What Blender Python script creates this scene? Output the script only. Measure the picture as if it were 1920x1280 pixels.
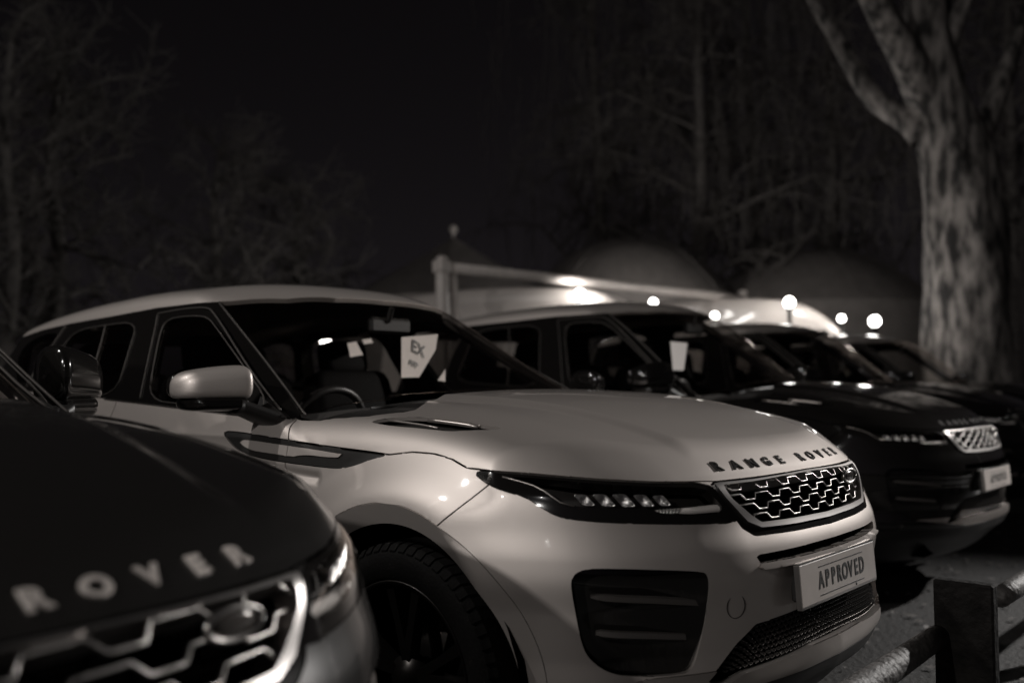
import bpy, math, random
import numpy as np
from mathutils import Vector, Matrix
random.seed(7); rng = np.random.default_rng(7)
for o in list(bpy.data.objects): bpy.data.objects.remove(o)
S = bpy.context.scene
COL = S.collection
R = math.radians
# ------------------------------------------------------------------ camera
CAMP = np.array([1.996, -2.648, 1.163]); YAW, PIT, ROL, FPX = R(131.4), R(2.73), R(-.36), 1755.0
_d = np.array([math.cos(YAW)*math.cos(PIT), math.sin(YAW)*math.cos(PIT), math.sin(PIT)])
_r = np.array([math.sin(YAW), -math.cos(YAW), 0.]); _u = np.cross(_r, _d)
RGT = _r*math.cos(ROL)+_u*math.sin(ROL); UPV = -_r*math.sin(ROL)+_u*math.cos(ROL); FWD = _d
cam = bpy.data.cameras.new('camera'); camo = bpy.data.objects.new('camera', cam); COL.objects.link(camo)
camo.matrix_world = Matrix(((RGT[0], UPV[0], -FWD[0], CAMP[0]), (RGT[1], UPV[1], -FWD[1], CAMP[1]), (RGT[2], UPV[2], -FWD[2], CAMP[2]), (0, 0, 0, 1)))
cam.sensor_width = 36; cam.lens = FPX/1920*36; cam.clip_start = .05; cam.clip_end = 600
cam.dof.use_dof = True; cam.dof.focus_distance = 2.72; cam.dof.aperture_fstop = 1.5
S.camera = camo
# ------------------------------------------------------------------ night sky, moonlight, exposure
W = bpy.data.worlds.new('World'); S.world = W; W.use_nodes = True
nt = W.node_tree; bg = nt.nodes['Background']
sky = nt.nodes.new('ShaderNodeTexSky'); sky.sky_type = 'NISHITA'; sky.sun_disc = False
sky.sun_elevation = R(24); sky.sun_rotation = R(150)
bw = nt.nodes.new('ShaderNodeRGBToBW'); nt.links.new(sky.outputs[0], bw.inputs[0])
mul = nt.nodes.new('ShaderNodeMix'); mul.data_type = 'RGBA'; mul.blend_type = 'MULTIPLY'; mul.inputs[0].default_value = 1
nt.links.new(bw.outputs[0], mul.inputs[6]); mul.inputs[7].default_value = (1, .86, .97, 1)
nt.links.new(mul.outputs[2], bg.inputs[0]); bg.inputs[1].default_value = .0011
sun = bpy.data.lights.new('moon', 'SUN'); sun.energy = .02; sun.angle = R(.6); sun.color = (1, .96, .94)
suno = bpy.data.objects.new('moon', sun); COL.objects.link(suno); suno.rotation_euler = (R(62), 0, R(28))
S.view_settings.view_transform = 'Standard'; S.view_settings.look = 'None'; S.view_settings.gamma = 1
S.view_settings.exposure = .22; S.view_settings.use_curve_mapping = False
S.render.engine = 'CYCLES'
S.cycles.max_bounces = 8; S.cycles.transparent_max_bounces = 16; S.cycles.caustics_reflective = False; S.cycles.caustics_refractive = False
S.cycles.sample_clamp_indirect = 3; S.cycles.sample_clamp_direct = 12; S.cycles.use_denoising = True; S.cycles.use_adaptive_sampling = False
# ------------------------------------------------------------------ materials (the photograph is black and white with a faint warm tone)
TINT = (1.0, .91, .85)
MATS = {}
def g3(v): return (v*TINT[0], v*TINT[1], v*TINT[2], 1)
def mat(name, v=.2, rough=.5, metal=0, coat=0, noise=0, nscale=20, bump=0, bscale=60, emit=0, coat_rough=.04, spec=.5, flake=0, tint=1.0):
    g3 = lambda q: (q, q*(1-.09*tint), q*(1-.15*tint), 1)
    if name in MATS: return MATS[name]
    m = bpy.data.materials.new(name); m.use_nodes = True; n = m.node_tree; p = n.nodes['Principled BSDF']
    p.inputs['Base Color'].default_value = g3(v); p.inputs['Roughness'].default_value = rough; p.inputs['Metallic'].default_value = metal
    p.inputs['Coat Weight'].default_value = coat; p.inputs['Coat Roughness'].default_value = coat_rough
    p.inputs['Specular IOR Level'].default_value = spec
    tc = n.nodes.new('ShaderNodeTexCoord')
    if noise:
        t = n.nodes.new('ShaderNodeTexNoise'); t.inputs['Scale'].default_value = nscale; t.inputs['Detail'].default_value = 6
        n.links.new(tc.outputs['Object'], t.inputs['Vector'])
        cr = n.nodes.new('ShaderNodeValToRGB'); cr.color_ramp.elements[0].position = .3; cr.color_ramp.elements[1].position = .7
        cr.color_ramp.elements[0].color = g3(max(v*(1-noise), 0)); cr.color_ramp.elements[1].color = g3(v*(1+noise))
        n.links.new(t.outputs[0], cr.inputs[0]); n.links.new(cr.outputs[0], p.inputs['Base Color'])
    if flake:
        t = n.nodes.new('ShaderNodeTexVoronoi'); t.inputs['Scale'].default_value = 900
        n.links.new(tc.outputs['Object'], t.inputs['Vector'])
        b = n.nodes.new('ShaderNodeBump'); b.inputs['Strength'].default_value = flake; b.inputs['Distance'].default_value = .0004
        n.links.new(t.outputs['Color'], b.inputs['Height']); n.links.new(b.outputs[0], p.inputs['Normal'])
    if bump:
        t = n.nodes.new('ShaderNodeTexNoise'); t.inputs['Scale'].default_value = bscale; t.inputs['Detail'].default_value = 5
        n.links.new(tc.outputs['Object'], t.inputs['Vector'])
        b = n.nodes.new('ShaderNodeBump'); b.inputs['Strength'].default_value = bump; b.inputs['Distance'].default_value = .02
        n.links.new(t.outputs[0], b.inputs['Height']); n.links.new(b.outputs[0], p.inputs['Normal'])
    if emit:
        p.inputs['Emission Color'].default_value = (1, .97, .93, 1); p.inputs['Emission Strength'].default_value = emit
    MATS[name] = m; return m
def glass(name, tr=.5, rough=.02):
    m = bpy.data.materials.new(name); m.use_nodes = True; n = m.node_tree; n.nodes.clear()
    out = n.nodes.new('ShaderNodeOutputMaterial'); mx = n.nodes.new('ShaderNodeMixShader')
    a = n.nodes.new('ShaderNodeBsdfTransparent'); a.inputs[0].default_value = (tr, tr*.985, tr*.97, 1)
    b = n.nodes.new('ShaderNodeBsdfGlossy'); b.inputs['Roughness'].default_value = rough; b.inputs[0].default_value = g3(.9)
    f = n.nodes.new('ShaderNodeFresnel'); ge = n.nodes.new('ShaderNodeNewGeometry')
    io = n.nodes.new('ShaderNodeMapRange'); n.links.new(ge.outputs['Backfacing'], io.inputs[0]); io.inputs[3].default_value = 1.5; io.inputs[4].default_value = 1/1.5; n.links.new(io.outputs[0], f.inputs[0])
    n.links.new(f.outputs[0], mx.inputs[0]); n.links.new(a.outputs[0], mx.inputs[1]); n.links.new(b.outputs[0], mx.inputs[2]); n.links.new(mx.outputs[0], out.inputs[0])
    MATS[name] = m; return m
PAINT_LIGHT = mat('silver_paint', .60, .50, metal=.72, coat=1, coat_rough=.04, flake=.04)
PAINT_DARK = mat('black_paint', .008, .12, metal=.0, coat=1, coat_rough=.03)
PAINT_GREY = mat('charcoal_paint', .012, .34, metal=.3, coat=1, coat_rough=.03)
GLOSS = mat('gloss_black_trim', .008, .12, coat=.6, coat_rough=.03)
SATIN = mat('satin_black_plastic', .014, .45)
SEAM = mat('panel_gap', .0012, .95, spec=.0)
RUBBER = mat('tyre_rubber', .007, .75, spec=.15, bump=.12, bscale=90)
CHROME = mat('satin_chrome', .55, .28, metal=1, tint=.5)
SILVER = mat('satin_silver_trim', .5, .32, metal=.8)
ALLOY = mat('dark_alloy', .03, .35, metal=.8)
LEATHER = mat('seat_leather', .006, .7, spec=.08, bump=.15, bscale=140)
DASH = mat('dashboard_plastic', .03, .7, bump=.1, bscale=260)
PAPER = mat('white_card', .75, .7, noise=.06, nscale=9)
PLATEW = mat('plate_white', .58, .4, noise=.05, nscale=14, coat=.3)
INK = mat('black_print', .012, .6)
TRIM = mat('dark_chrome_trim', .10, .55, metal=.8)
PAPER2 = mat('grey_card', .3, .7)
LETTER = mat('dark_chrome_letters', .03, .3, metal=.7)
LETTERS = mat('silver_letters', .6, .45, metal=.6)
GLASS = glass('tinted_glass', .62)
SCREEN = glass('windscreen_glass', .92)
CLEAR = glass('clear_lens', .97)
REFLECT = mat('lamp_reflector', .85, .28, metal=1, tint=0)
DRLM = mat('frosted_light_guide', .75, .3, coat=.6, tint=.4)
# ------------------------------------------------------------------ object helpers
def link(o, parent=None):
    COL.objects.link(o)
    if parent is not None: o.parent = parent
    return o
def tag(o, label, cat, group=None, kind=None):
    if label: o['label'] = label
    if cat: o['category'] = cat
    if group: o['group'] = group
    if kind: o['kind'] = kind
    return o
def empty(name, loc=(0, 0, 0), rz=0):
    o = bpy.data.objects.new(name, None); o.location = loc; o.rotation_euler = (0, 0, rz); o.empty_display_size = .1
    return link(o)
def mk(name, V, Fc, m, parent=None, smooth=True, N=None):
    me = bpy.data.meshes.new(name); me.from_pydata(np.asarray(V, float).tolist(), [], Fc)
    if smooth: me.polygons.foreach_set('use_smooth', [True]*len(me.polygons))
    me.update()
    if N is not None: me.normals_split_custom_set_from_vertices(np.asarray(N, float).tolist())
    me.materials.append(m)
    o = bpy.data.objects.new(name, me); return link(o, parent)
class MB:
    def __init__(s): s.v = []; s.f = []
    def add(s, V, Fc):
        k = len(s.v); s.v += [tuple(v) for v in V]; s.f += [tuple(i+k for i in f) for f in Fc]; return s
    def box(s, c, h, M=None, bev=0):
        c = np.array(c, float); h = np.array(h, float)
        if bev:
            V = []; 
            for sx in (-1, 1):
                for sy in (-1, 1):
                    for sz in (-1, 1):
                        sg = np.array([sx, sy, sz])
                        for k in range(3):
                            q = h-bev; q = q.copy(); q[k] = h[k]; V.append(sg*q)
            V = np.array(V); idx = lambda sx, sy, sz, k: ((sx > 0)*4+(sy > 0)*2+(sz > 0))*3+k
            Fc = []
            for k in range(3):
                a, b = (k+1) % 3, (k+2) % 3
                for sg in (-1, 1):
                    q = []
                    for (p, r) in ((-1, -1), (1, -1), (1, 1), (-1, 1)):
                        t = [0, 0, 0]; t[k] = sg; t[a] = p; t[b] = r; q.append(idx(*t, k))
                    Fc.append(q if sg > 0 else q[::-1])
            for k in range(3):
                a, b = (k+1) % 3, (k+2) % 3
                for p in (-1, 1):
                    for r in (-1, 1):
                        def ii(sk, w):
                            t = [0, 0, 0]; t[k] = sk; t[a] = p; t[b] = r; return idx(*t, w)
                        q = [ii(-1, a), ii(1, a), ii(1, b), ii(-1, b)]
                        Fc.append(q if p*r < 0 else q[::-1])
            for sx in (-1, 1):
                for sy in (-1, 1):
                    for sz in (-1, 1):
                        q = [idx(sx, sy, sz, 0), idx(sx, sy, sz, 1), idx(sx, sy, sz, 2)]
                        Fc.append(q if sx*sy*sz > 0 else q[::-1])
        else:
            V = np.array([(x, y, z) for x in (-1, 1) for y in (-1, 1) for z in (-1, 1)], float)*h
            Fc = [(0, 1, 3, 2), (4, 6, 7, 5), (0, 4, 5, 1), (2, 3, 7, 6), (0, 2, 6, 4), (1, 5, 7, 3)]
        if M is not None: V = V @ np.array(M).T
        return s.add(V+c, Fc)
    def tube(s, pts, rad, n=8, cap=True, squash=None):
        pts = np.array(pts, float); m = len(pts); rad = np.broadcast_to(rad, (m,))
        T = np.gradient(pts, axis=0); T /= np.linalg.norm(T, axis=1)[:, None]+1e-12
        ref = np.array([0, 0, 1.]) if abs(T[0][2]) < .9 else np.array([1., 0, 0])
        A = np.cross(T[0], ref); A /= np.linalg.norm(A); V = []
        for i in range(m):
            A = A-T[i]*(A@T[i]); A /= np.linalg.norm(A); B = np.cross(T[i], A)
            for k in range(n):
                t = 2*math.pi*k/n
                V.append(pts[i]+rad[i]*(A*math.cos(t)+B*math.sin(t)))
        Fc = [(i*n+k, i*n+(k+1) % n, (i+1)*n+(k+1) % n, (i+1)*n+k) for i in range(m-1) for k in range(n)]
        if cap: Fc += [tuple(range(n))[::-1], tuple((m-1)*n+k for k in range(n))]
        return s.add(V, Fc)
    def lathe(s, prof, axis='y', n=48, c=(0, 0, 0)):
        V = []; m = len(prof)
        for k in range(n):
            t = 2*math.pi*k/n
            for (r, h) in prof:
                V.append((c[0]+r*math.cos(t), c[1]+h, c[2]+r*math.sin(t)) if axis == 'y' else (c[0]+r*math.cos(t), c[1]+r*math.sin(t), c[2]+h))
        Fc = [(k*m+i, k*m+i+1, ((k+1) % n)*m+i+1, ((k+1) % n)*m+i) for k in range(n) for i in range(m-1)]
        return s.add(V, Fc)
    def build(s, name, m, parent=None, smooth=True): return mk(name, s.v, s.f, m, parent, smooth)
def text_mesh(ch, size=1.0, extrude=.0, offset=0.0, bevel=0.0):
    cu = bpy.data.curves.new('t', 'FONT'); cu.body = ch; cu.size = size; cu.extrude = extrude; cu.offset = offset; cu.bevel_depth = bevel
    cu.align_x = 'CENTER'; cu.align_y = 'CENTER'; cu.resolution_u = 4
    o = bpy.data.objects.new('t', cu); COL.objects.link(o); dg = bpy.context.evaluated_depsgraph_get(); dg.update()
    me = bpy.data.meshes.new_from_object(o.evaluated_get(dg)); bpy.data.objects.remove(o); bpy.data.curves.remove(cu)
    V = np.array([v.co[:] for v in me.vertices]).reshape(-1, 3); Fc = [tuple(p.vertices) for p in me.polygons]; bpy.data.meshes.remove(me)
    return V, Fc
# ---------------------------------------------------------------- car body as a smooth implicit solid
def pch(xs,ys):
    xs=np.array(xs,float);ys=np.array(ys,float);h=np.diff(xs);d=np.diff(ys)/h
    m=np.zeros_like(xs);m[0]=d[0];m[-1]=d[-1]
    for i in range(1,len(xs)-1):
        if d[i-1]*d[i]>0:
            w1=2*h[i]+h[i-1];w2=h[i]+2*h[i-1];m[i]=(w1+w2)/(w1/d[i-1]+w2/d[i])
    T=np.linspace(xs[0],xs[-1],1601);k=np.clip(np.searchsorted(xs,T)-1,0,len(h)-1)
    t=(T-xs[k])/h[k]
    Y=(2*t**3-3*t*t+1)*ys[k]+(t**3-2*t*t+t)*h[k]*m[k]+(-2*t**3+3*t*t)*ys[k+1]+(t**3-t*t)*h[k]*m[k+1]
    return lambda x:np.interp(x,T,Y)
def smax(a,b,k):
    h=np.maximum(k-np.abs(a-b),0)/k
    return np.maximum(a,b)+h*h*k*.25
def smin(a,b,k): return -smax(-a,-b,k)
def sst(t):
    t=np.clip(t,0,1);return t*t*(3-2*t)
AX,AZ=.06,.37      # front axle
RX=-2.62           # rear axle
Zc=pch([-3.6,-1.2,-.5,-.2,0,.2,.4,.6,.72,.9],[1.10,1.13,1.15,1.152,1.144,1.124,1.088,1.034,.992,.93])
Yb=pch([.1,.2,.3,.5,.7,.85,.95,1.05,1.12,1.25],[.80,.85,.895,.915,.918,.908,.89,.865,.84,.80])
Xc=pch([.15,.22,.30,.36,.42,.5,.6,.68,.73,.80,.89,.93,.98,1.1],[.66,.74,.82,.885,.905,.895,.892,.902,.895,.868,.835,.792,.728,.57])
Pl=pch([0,.2,.42,.55,.65,.75,.82,.88,.93,.97,1.1],[0,.010,.048,.095,.15,.225,.30,.39,.49,.60,1.0])
Yg=pch([1.0,1.12,1.3,1.42,1.5,1.56,1.7],[.88,.835,.755,.70,.665,.635,.52])
Xw=pch([.9,1.05,1.12,1.3,1.5,1.56,1.7],[-.06,-.26,-.36,-.66,-1.00,-1.12,-1.45])
Zr=pch([-3.6,-3.35,-3.2,-2.8,-2.3,-1.9,-1.5,-1.15,-.8],[1.42,1.50,1.535,1.59,1.622,1.633,1.622,1.575,1.47])
def Ys(x,z):
    y=Yb(z)
    for cx in (AX,RX):
        r=np.hypot(x-cx,(z-AZ)*1.0)
        up=.058*(1-sst((r-.47)/.165))
        lip=np.where(r<.478,-(.478-r)*.55,0)
        y=y+up+lip
    zg=.888-.04*(x+.32)
    y=y-.013*np.exp(-((z-zg)/.015)**2)*sst((-.31-x)/.03)*sst((x+2.6)/.2)
    return y
def drop(x,a):
    e=.50-.10*sst((x+.3)/1.0)
    return .014*sst((a-e)/.07)+.035*(a/.8)**2+.9*np.maximum(a-.62,0)**2
def Fl(x,a,z):
    top=z-(Zc(x)-drop(x,a)); side=a-Ys(x,z)
    zz=np.clip(z,.15,1.1)
    front=x-(Xc(zz)-Pl(a))
    rear=(-3.43+.10*(a/.9)**4+.10*np.abs(z-.75))-x
    bot=.20-z
    f=smax(top,side,.07); f=smax(f,front,.016); f=smax(f,rear,.1); return smax(f,bot,.05)
def Fg(x,a,z):
    gs=(a-(Yg(z)-.015*sst((-2.0-x)/1.3)))*.9
    gw=(x-(Xw(z)-(.25+.98*(z-1.06))*(a/.8)**3))*.45
    gr=z-(Zr(x)-.055*(a/.6)**2.6)
    gb=(-3.46+.45*(z-1.1)+.1*(a/.7)**2-x)*.7
    f=smax(gs,gw,.03); f=smax(f,gr,.045); f=smax(f,gb,.06); return smax(f,.9-z,.02)
def F(x,y,z):
    a=np.abs(y); return smin(Fl(x,a,z),Fg(x,a,z),.012)
def grad(p,e=2e-3):
    x,y,z=p.T
    g=np.stack([F(x+e,y,z)-F(x-e,y,z),F(x,y+e,z)-F(x,y-e,z),F(x,y,z+e)-F(x,y,z-e)],-1)/(2*e)
    return g
def mesh():
    xs=np.concatenate([np.arange(-3.56,-.85,.026),np.arange(-.85,1.0,.0125)])
    d=.013; ys=(np.arange(0,78)-.5)*d*1.0   # cells symmetric about 0
    zs=np.arange(.14,1.72,.013)
    ys=-ys[::-1]
    nx,ny,nz=len(xs),len(ys),len(zs)
    V=np.empty((nx,ny,nz),np.float32)
    for i in range(0,nx,40):
        X,Y,Z=np.meshgrid(xs[i:i+40],ys,zs,indexing='ij')
        V[i:i+40]=F(X.ravel(),Y.ravel(),Z.ravel()).reshape(X.shape)
    S=V<0
    c=np.zeros((nx-1,ny-1,nz-1),int)
    for dx in (0,1):
        for dy in (0,1):
            for dz in (0,1): c+=S[dx:nx-1+dx,dy:ny-1+dy,dz:nz-1+dz]
    act=(c>0)&(c<8); idx=-np.ones(act.shape,int); I=np.argwhere(act); idx[act]=np.arange(len(I))
    # vertex = mean of edge crossings
    acc=np.zeros((len(I),3));cnt=np.zeros(len(I))
    co=[xs,ys,zs]
    for ax in range(3):
        o=[a for a in range(3) if a!=ax]
        for s in (0,1):
            for t in (0,1):
                A=I.copy();A[:,o[0]]+=s;A[:,o[1]]+=t;B=A.copy();B[:,ax]+=1
                va=V[tuple(A.T)];vb=V[tuple(B.T)];m=(va<0)!=(vb<0)
                w=np.where(m,va/np.where(m,va-vb,1),0)
                pa=np.stack([co[k][A[:,k]] for k in range(3)],-1);pb=np.stack([co[k][B[:,k]] for k in range(3)],-1)
                acc[m]+=(pa+(pb-pa)*w[:,None])[m];cnt[m]+=1
    P=acc/cnt[:,None]
    mid=I[:,1]==ny-2
    quads=[]
    for ax in range(3):
        o=[(ax+1)%3,(ax+2)%3]
        sh=[slice(1,-1)]*3; 
        A=np.argwhere(np.diff(S.astype(np.int8),axis=ax)!=0)
        ok=np.ones(len(A),bool)
        for k in o: ok&=(A[:,k]>0)&(A[:,k]<V.shape[k]-1)
        A=A[ok]
        ds=S[tuple(A.T)]
        def cell(du,dv):
            B=A.copy();B[:,o[0]]-=du;B[:,o[1]]-=dv;return idx[tuple(B.T)]
        q=np.stack([cell(1,1),cell(0,1),cell(0,0),cell(1,0)],-1)
        q[~ds]=q[~ds][:,::-1]
        quads.append(q)
    Q=np.concatenate(quads)
    P[mid,1]=0
    for it in range(4):
        g=grad(P);f=F(*P.T);P=P-g*(f/np.maximum((g*g).sum(1),.05))[:,None]*.9
        P[mid,1]=0
    # mirror
    n=len(P);mi=np.arange(n)+n;free=np.where(~mid)[0];mp=np.arange(n);mp[free]=n+np.arange(len(free))
    P2=np.concatenate([P,P[free]*[1,-1,1]])
    Q2=np.concatenate([Q,mp[Q][:,::-1]])
    N=grad(P2);N/=np.linalg.norm(N,axis=1)[:,None]+1e-9
    return P2,N,Q2
# ------------------------------------------------------------------ cutting the body skin into panels
class Skin:
    K = 12
    def __init__(s, P, N, Q):
        s.P = P; s.N = N; n = len(Q); s.F = -np.ones((n, s.K), int); s.F[:, :4] = Q; s.C = np.full(n, 4); s.L = np.zeros(n, int); s.names = ['body']
    def lid(s, n):
        if n not in s.names: s.names.append(n)
        return s.names.index(n)
    def carve(s, g, name, src=('body',)):
        gv = g(s.P); li = s.lid(name); srcs = [s.lid(k) for k in src]
        m = np.isin(s.L, srcs); idx = np.where(m)[0]; F = s.F[idx]
        gf = np.where(F >= 0, gv[np.maximum(F, 0)], np.nan)
        mx = np.nanmax(gf, 1); mn = np.nanmin(gf, 1)
        ins = mx <= 0; s.L[idx[ins]] = li
        mixed = idx[(mx > 0) & (mn < 0)]
        ed = {}; nP = []; nN = []; base = len(s.P); nF = []; nC = []; nL = []
        for fi in mixed:
            c = s.C[fi]; f = s.F[fi, :c]; A = []; B = []
            for k in range(c):
                i, j = int(f[k]), int(f[(k+1) % c]); gi, gj = gv[i], gv[j]
                (A if gi <= 0 else B).append(i)
                if (gi <= 0) != (gj <= 0):
                    e = (i, j) if i < j else (j, i)
                    if e not in ed:
                        t = gv[e[0]]/(gv[e[0]]-gv[e[1]]); t = min(max(t, .001), .999)
                        nP.append(s.P[e[0]]*(1-t)+s.P[e[1]]*t); q = s.N[e[0]]*(1-t)+s.N[e[1]]*t; nN.append(q/np.linalg.norm(q)); ed[e] = base+len(nP)-1
                    A.append(ed[e]); B.append(ed[e])
            first = True
            for poly, lab in ((A, li), (B, s.L[fi])):
                if len(poly) < 3 or len(poly) > s.K: continue
                row = -np.ones(s.K, int); row[:len(poly)] = poly
                if first: s.F[fi] = row; s.C[fi] = len(poly); newl = lab; keep = lab; first = False; old = s.L[fi]; s.L[fi] = lab if poly is A else old
                else: nF.append(row); nC.append(len(poly)); nL.append(lab if poly is A else old)
        if nP:
            s.P = np.concatenate([s.P, np.array(nP)]); s.N = np.concatenate([s.N, np.array(nN)])
        if nF:
            s.F = np.concatenate([s.F, np.array(nF)]); s.C = np.concatenate([s.C, nC]); s.L = np.concatenate([s.L, nL])
    def get(s, name, side=0):
        m = s.L == s.lid(name)
        if side:
            cy = s.P[s.F[:, 0], 1]+s.P[s.F[:, 2], 1]; m &= (cy*side > 0)
        F = s.F[m]; C = s.C[m]; u = np.unique(F[F >= 0]); mp = np.zeros(len(s.P), int); mp[u] = np.arange(len(u))
        G_ = mp[np.maximum(F, 0)].tolist(); C = C.tolist(); faces = [tuple(G_[i][:C[i]]) for i in range(len(G_))]
        return s.P[u].copy(), s.N[u].copy(), faces
def shrink(P, N, Fc, w):
    cnt = {}
    for f in Fc:
        for k in range(len(f)):
            a, b = f[k], f[(k+1) % len(f)]; e = (a, b) if a < b else (b, a); cnt[e] = 0 if e in cnt else (a, b)
    acc = np.zeros_like(P)
    for e in cnt.values():
        if e == 0: continue
        a, b = e; n = np.cross(P[b]-P[a], N[a]); acc[a] += n; acc[b] += n
    l = np.linalg.norm(acc, axis=1); m = l > 1e-9
    P = P.copy(); P[m] -= acc[m]/l[m][:, None]*w
    return P
def flange(P, N, Fc, depth):
    cnt = {}
    for f in Fc:
        for k in range(len(f)):
            a, b = f[k], f[(k+1) % len(f)]; e = (a, b) if a < b else (b, a); cnt[e] = 0 if e in cnt else (a, b)
    V = []; NN = []; FF = []; base = len(P)
    for e in cnt.values():
        if e == 0: continue
        a, b = e; t = P[b]-P[a]
        n = np.cross(t, N[a]); l = np.linalg.norm(n)
        if l < 1e-9: continue
        n /= l; k = base+len(V)
        V += [P[a], P[b], P[b]-N[b]*depth, P[a]-N[a]*depth]; NN += [n]*4; FF.append((k, k+3, k+2, k+1))
    if not V: return P, N, Fc
    return np.concatenate([P, V]), np.concatenate([N, NN]), Fc+FF
def seg_dist(U, V, poly, closed=True):
    poly = np.array(poly, float); best = np.full(len(U), 9.); ins = np.zeros(len(U), bool)
    lo = poly.min(0)-.06; hi = poly.max(0)+.06; m = (U > lo[0]) & (U < hi[0]) & (V > lo[1]) & (V < hi[1]); u = U[m]; v = V[m]
    b = np.full(len(u), 9.); s = np.zeros(len(u), bool); n = len(poly)
    for i in range(n if closed else n-1):
        a = poly[i]; c = poly[(i+1) % n]; d = c-a; L = d@d+1e-12
        t = np.clip(((u-a[0])*d[0]+(v-a[1])*d[1])/L, 0, 1); b = np.minimum(b, np.hypot(u-a[0]-t*d[0], v-a[1]-t*d[1]))
        if closed:
            cr = ((a[1] > v) != (c[1] > v)) & (u < (c[0]-a[0])*(v-a[1])/(c[1]-a[1]+1e-15)+a[0]); s ^= cr
    best[m] = np.where(s, -b, b) if closed else b
    return best
def chaikin(p, n=2, closed=True):
    p = np.array(p, float)
    for _ in range(n):
        q = np.roll(p, -1, 0) if closed else p[1:]; a = p if closed else p[:-1]
        r = np.empty((2*len(a), 2)); r[0::2] = .75*a+.25*q; r[1::2] = .25*a+.75*q
        p = r if closed else np.concatenate([p[:1], r, p[-1:]])
    return p
def phi(P): return np.degrees(np.arctan2(np.abs(P[:, 1]), P[:, 0]))
PS = .0157      # metres per degree of wrap angle near the nose
def wrap(poly, smooth=1, closed=True):
    q = chaikin([(a*PS, z) for a, z in poly], smooth, closed) if smooth else np.array([(a*PS, z) for a, z in poly])
    return lambda P: seg_dist(phi(P)*PS, P[:, 2], q, closed)
def sidev(poly, smooth=1, closed=True):
    q = chaikin(poly, smooth, closed) if smooth else np.array(poly, float)
    return lambda P: np.where(np.abs(P[:, 1]) > .45, seg_dist(P[:, 0], P[:, 2], q, closed), 9.)
def topv(poly, smooth=1):
    q = chaikin(poly, smooth)
    return lambda P: np.where(P[:, 2] > .95, seg_dist(P[:, 0], np.abs(P[:, 1]), q), 9.)
def ip(t, xs, ys): return np.interp(t, xs, ys)
HOODLINE = ([0, 12, 22, 30, 31.9, 41.5, 50.8, 56, 61.8, 71.8, 72.6, 75.9, 80.3, 85.6, 91.5, 93.4, 109, 119.9, 121, 123.2],
            [.913, .911, .907, .909, .912, .917, .928, .935, .943, .951, .953, .971, .982, .983, .972, .974, .984, .995, 1.02, 1.06])
HR = ([0, .5, .6, .66, .731, .756, .797, .818, .9], [-.20, -.19, -.17, -.12, -.08, -.106, -.221, -.413, -.55])
LAMP = [(71.6, .9475), (67.5, .914), (65.4, .903), (61.5, .887), (59.2, .862), (57.4, .845), (55.6, .836), (49.8, .826), (38.2, .815), (27.6, .806), (28.0, .828), (30.0, .868), (31.6, .9095),
        (41.5, .915), (50.8, .926), (56, .933), (61.8, .941)]
LENS = [(66.0, .935), (60.7, .916), (58.9, .902), (56.6, .876), (54.6, .866), (49.7, .861), (43.2, .857), (41.5, .842), (36.2, .835), (29.6, .835), (31.4, .870), (33.0, .900), (41.5, .907), (50.8, .918), (56, .926), (61.8, .935)]
GRILLE = [(0, .907), (12, .905), (22, .901), (29.4, .900), (28.2, .866), (24.6, .822), (22.4, .800), (12.8, .797), (0, .795), (-12.8, .797), (-22.4, .8), (-24.6, .822), (-28.2, .866), (-29.4, .9), (-22, .901), (-12, .905)]
FRAME = [(0, .911), (22, .906), (31.0, .906), (29.4, .868), (25.6, .806), (22.6, .787), (12.8, .783), (0, .781), (-10, .783), (-10, .911)]
SURR = [(0, .914), (31.8, .910), (30.2, .868), (27.0, .792), (24.6, .770), (12, .766), (0, .764), (-10, .764), (-10, .914)]
SLOT = [(25.4, .722), (11, .724), (0, .725), (-6, .725), (-6, .699), (0, .699), (12, .699), (24.3, .701)]
SLIP = [(25.6, .703), (24.3, .701), (12, .699), (0, .699), (-6, .699), (-6, .683), (0, .683), (8.6, .683), (24.7, .687)]
LOWI = [(36, .425), (34.7, .440), (29.6, .509), (25.5, .546), (13.7, .558), (0, .558), (-6, .558), (-6, .458), (0, .456), (9.3, .453), (28.5, .437), (32, .418)]
INTK = [(55.0, .675), (54.9, .70), (53.6, .716), (51.0, .719), (45.3, .714), (36.0, .700), (34.8, .688), (35.1, .594), (37.4, .470), (39, .457), (45.5, .459), (49.7, .468), (52.7, .503), (53.7, .544), (54.3, .601)]
VOUT = [(-.903, 1.015), (-.766, 1.012), (-.506, .995), (-.303, .984), (-.053, .974), (-.023, .972), (-.09, .959), (-.156, .938), (-.221, .925), (-.294, .923), (-.499, .928), (-.639, .935), (-.741, .945), (-.812, .965), (-.868, .991)]
VIN = [(-.816, .995), (-.514, .981), (-.297, .970), (-.196, .963), (-.226, .954), (-.302, .951), (-.395, .954), (-.449, .950), (-.470, .945), (-.563, .949), (-.694, .954), (-.761, .967)]
HVENT = [(-.177, .82), (-.106, .799), (-.037, .785), (.033, .778), (.221, .764), (.29, .754), (.283, .766), (.177, .815), (.123, .823), (-.063, .83), (-.147, .826)]
FGL = [(-1.50, 1.118), (-1.581, 1.266), (-1.655, 1.419), (-1.615, 1.449), (-1.508, 1.454), (-1.374, 1.449), (-1.301, 1.434), (-1.223, 1.397), (-.866, 1.213), (-.70, 1.125), (-.72, 1.085), (-1.2, 1.102)]
RGL = [(-2.62, 1.165), (-2.59, 1.262), (-2.562, 1.351), (-2.50, 1.440), (-2.185, 1.452), (-1.885, 1.452), (-1.845, 1.317), (-1.78, 1.128), (-2.2, 1.142)]
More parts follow.
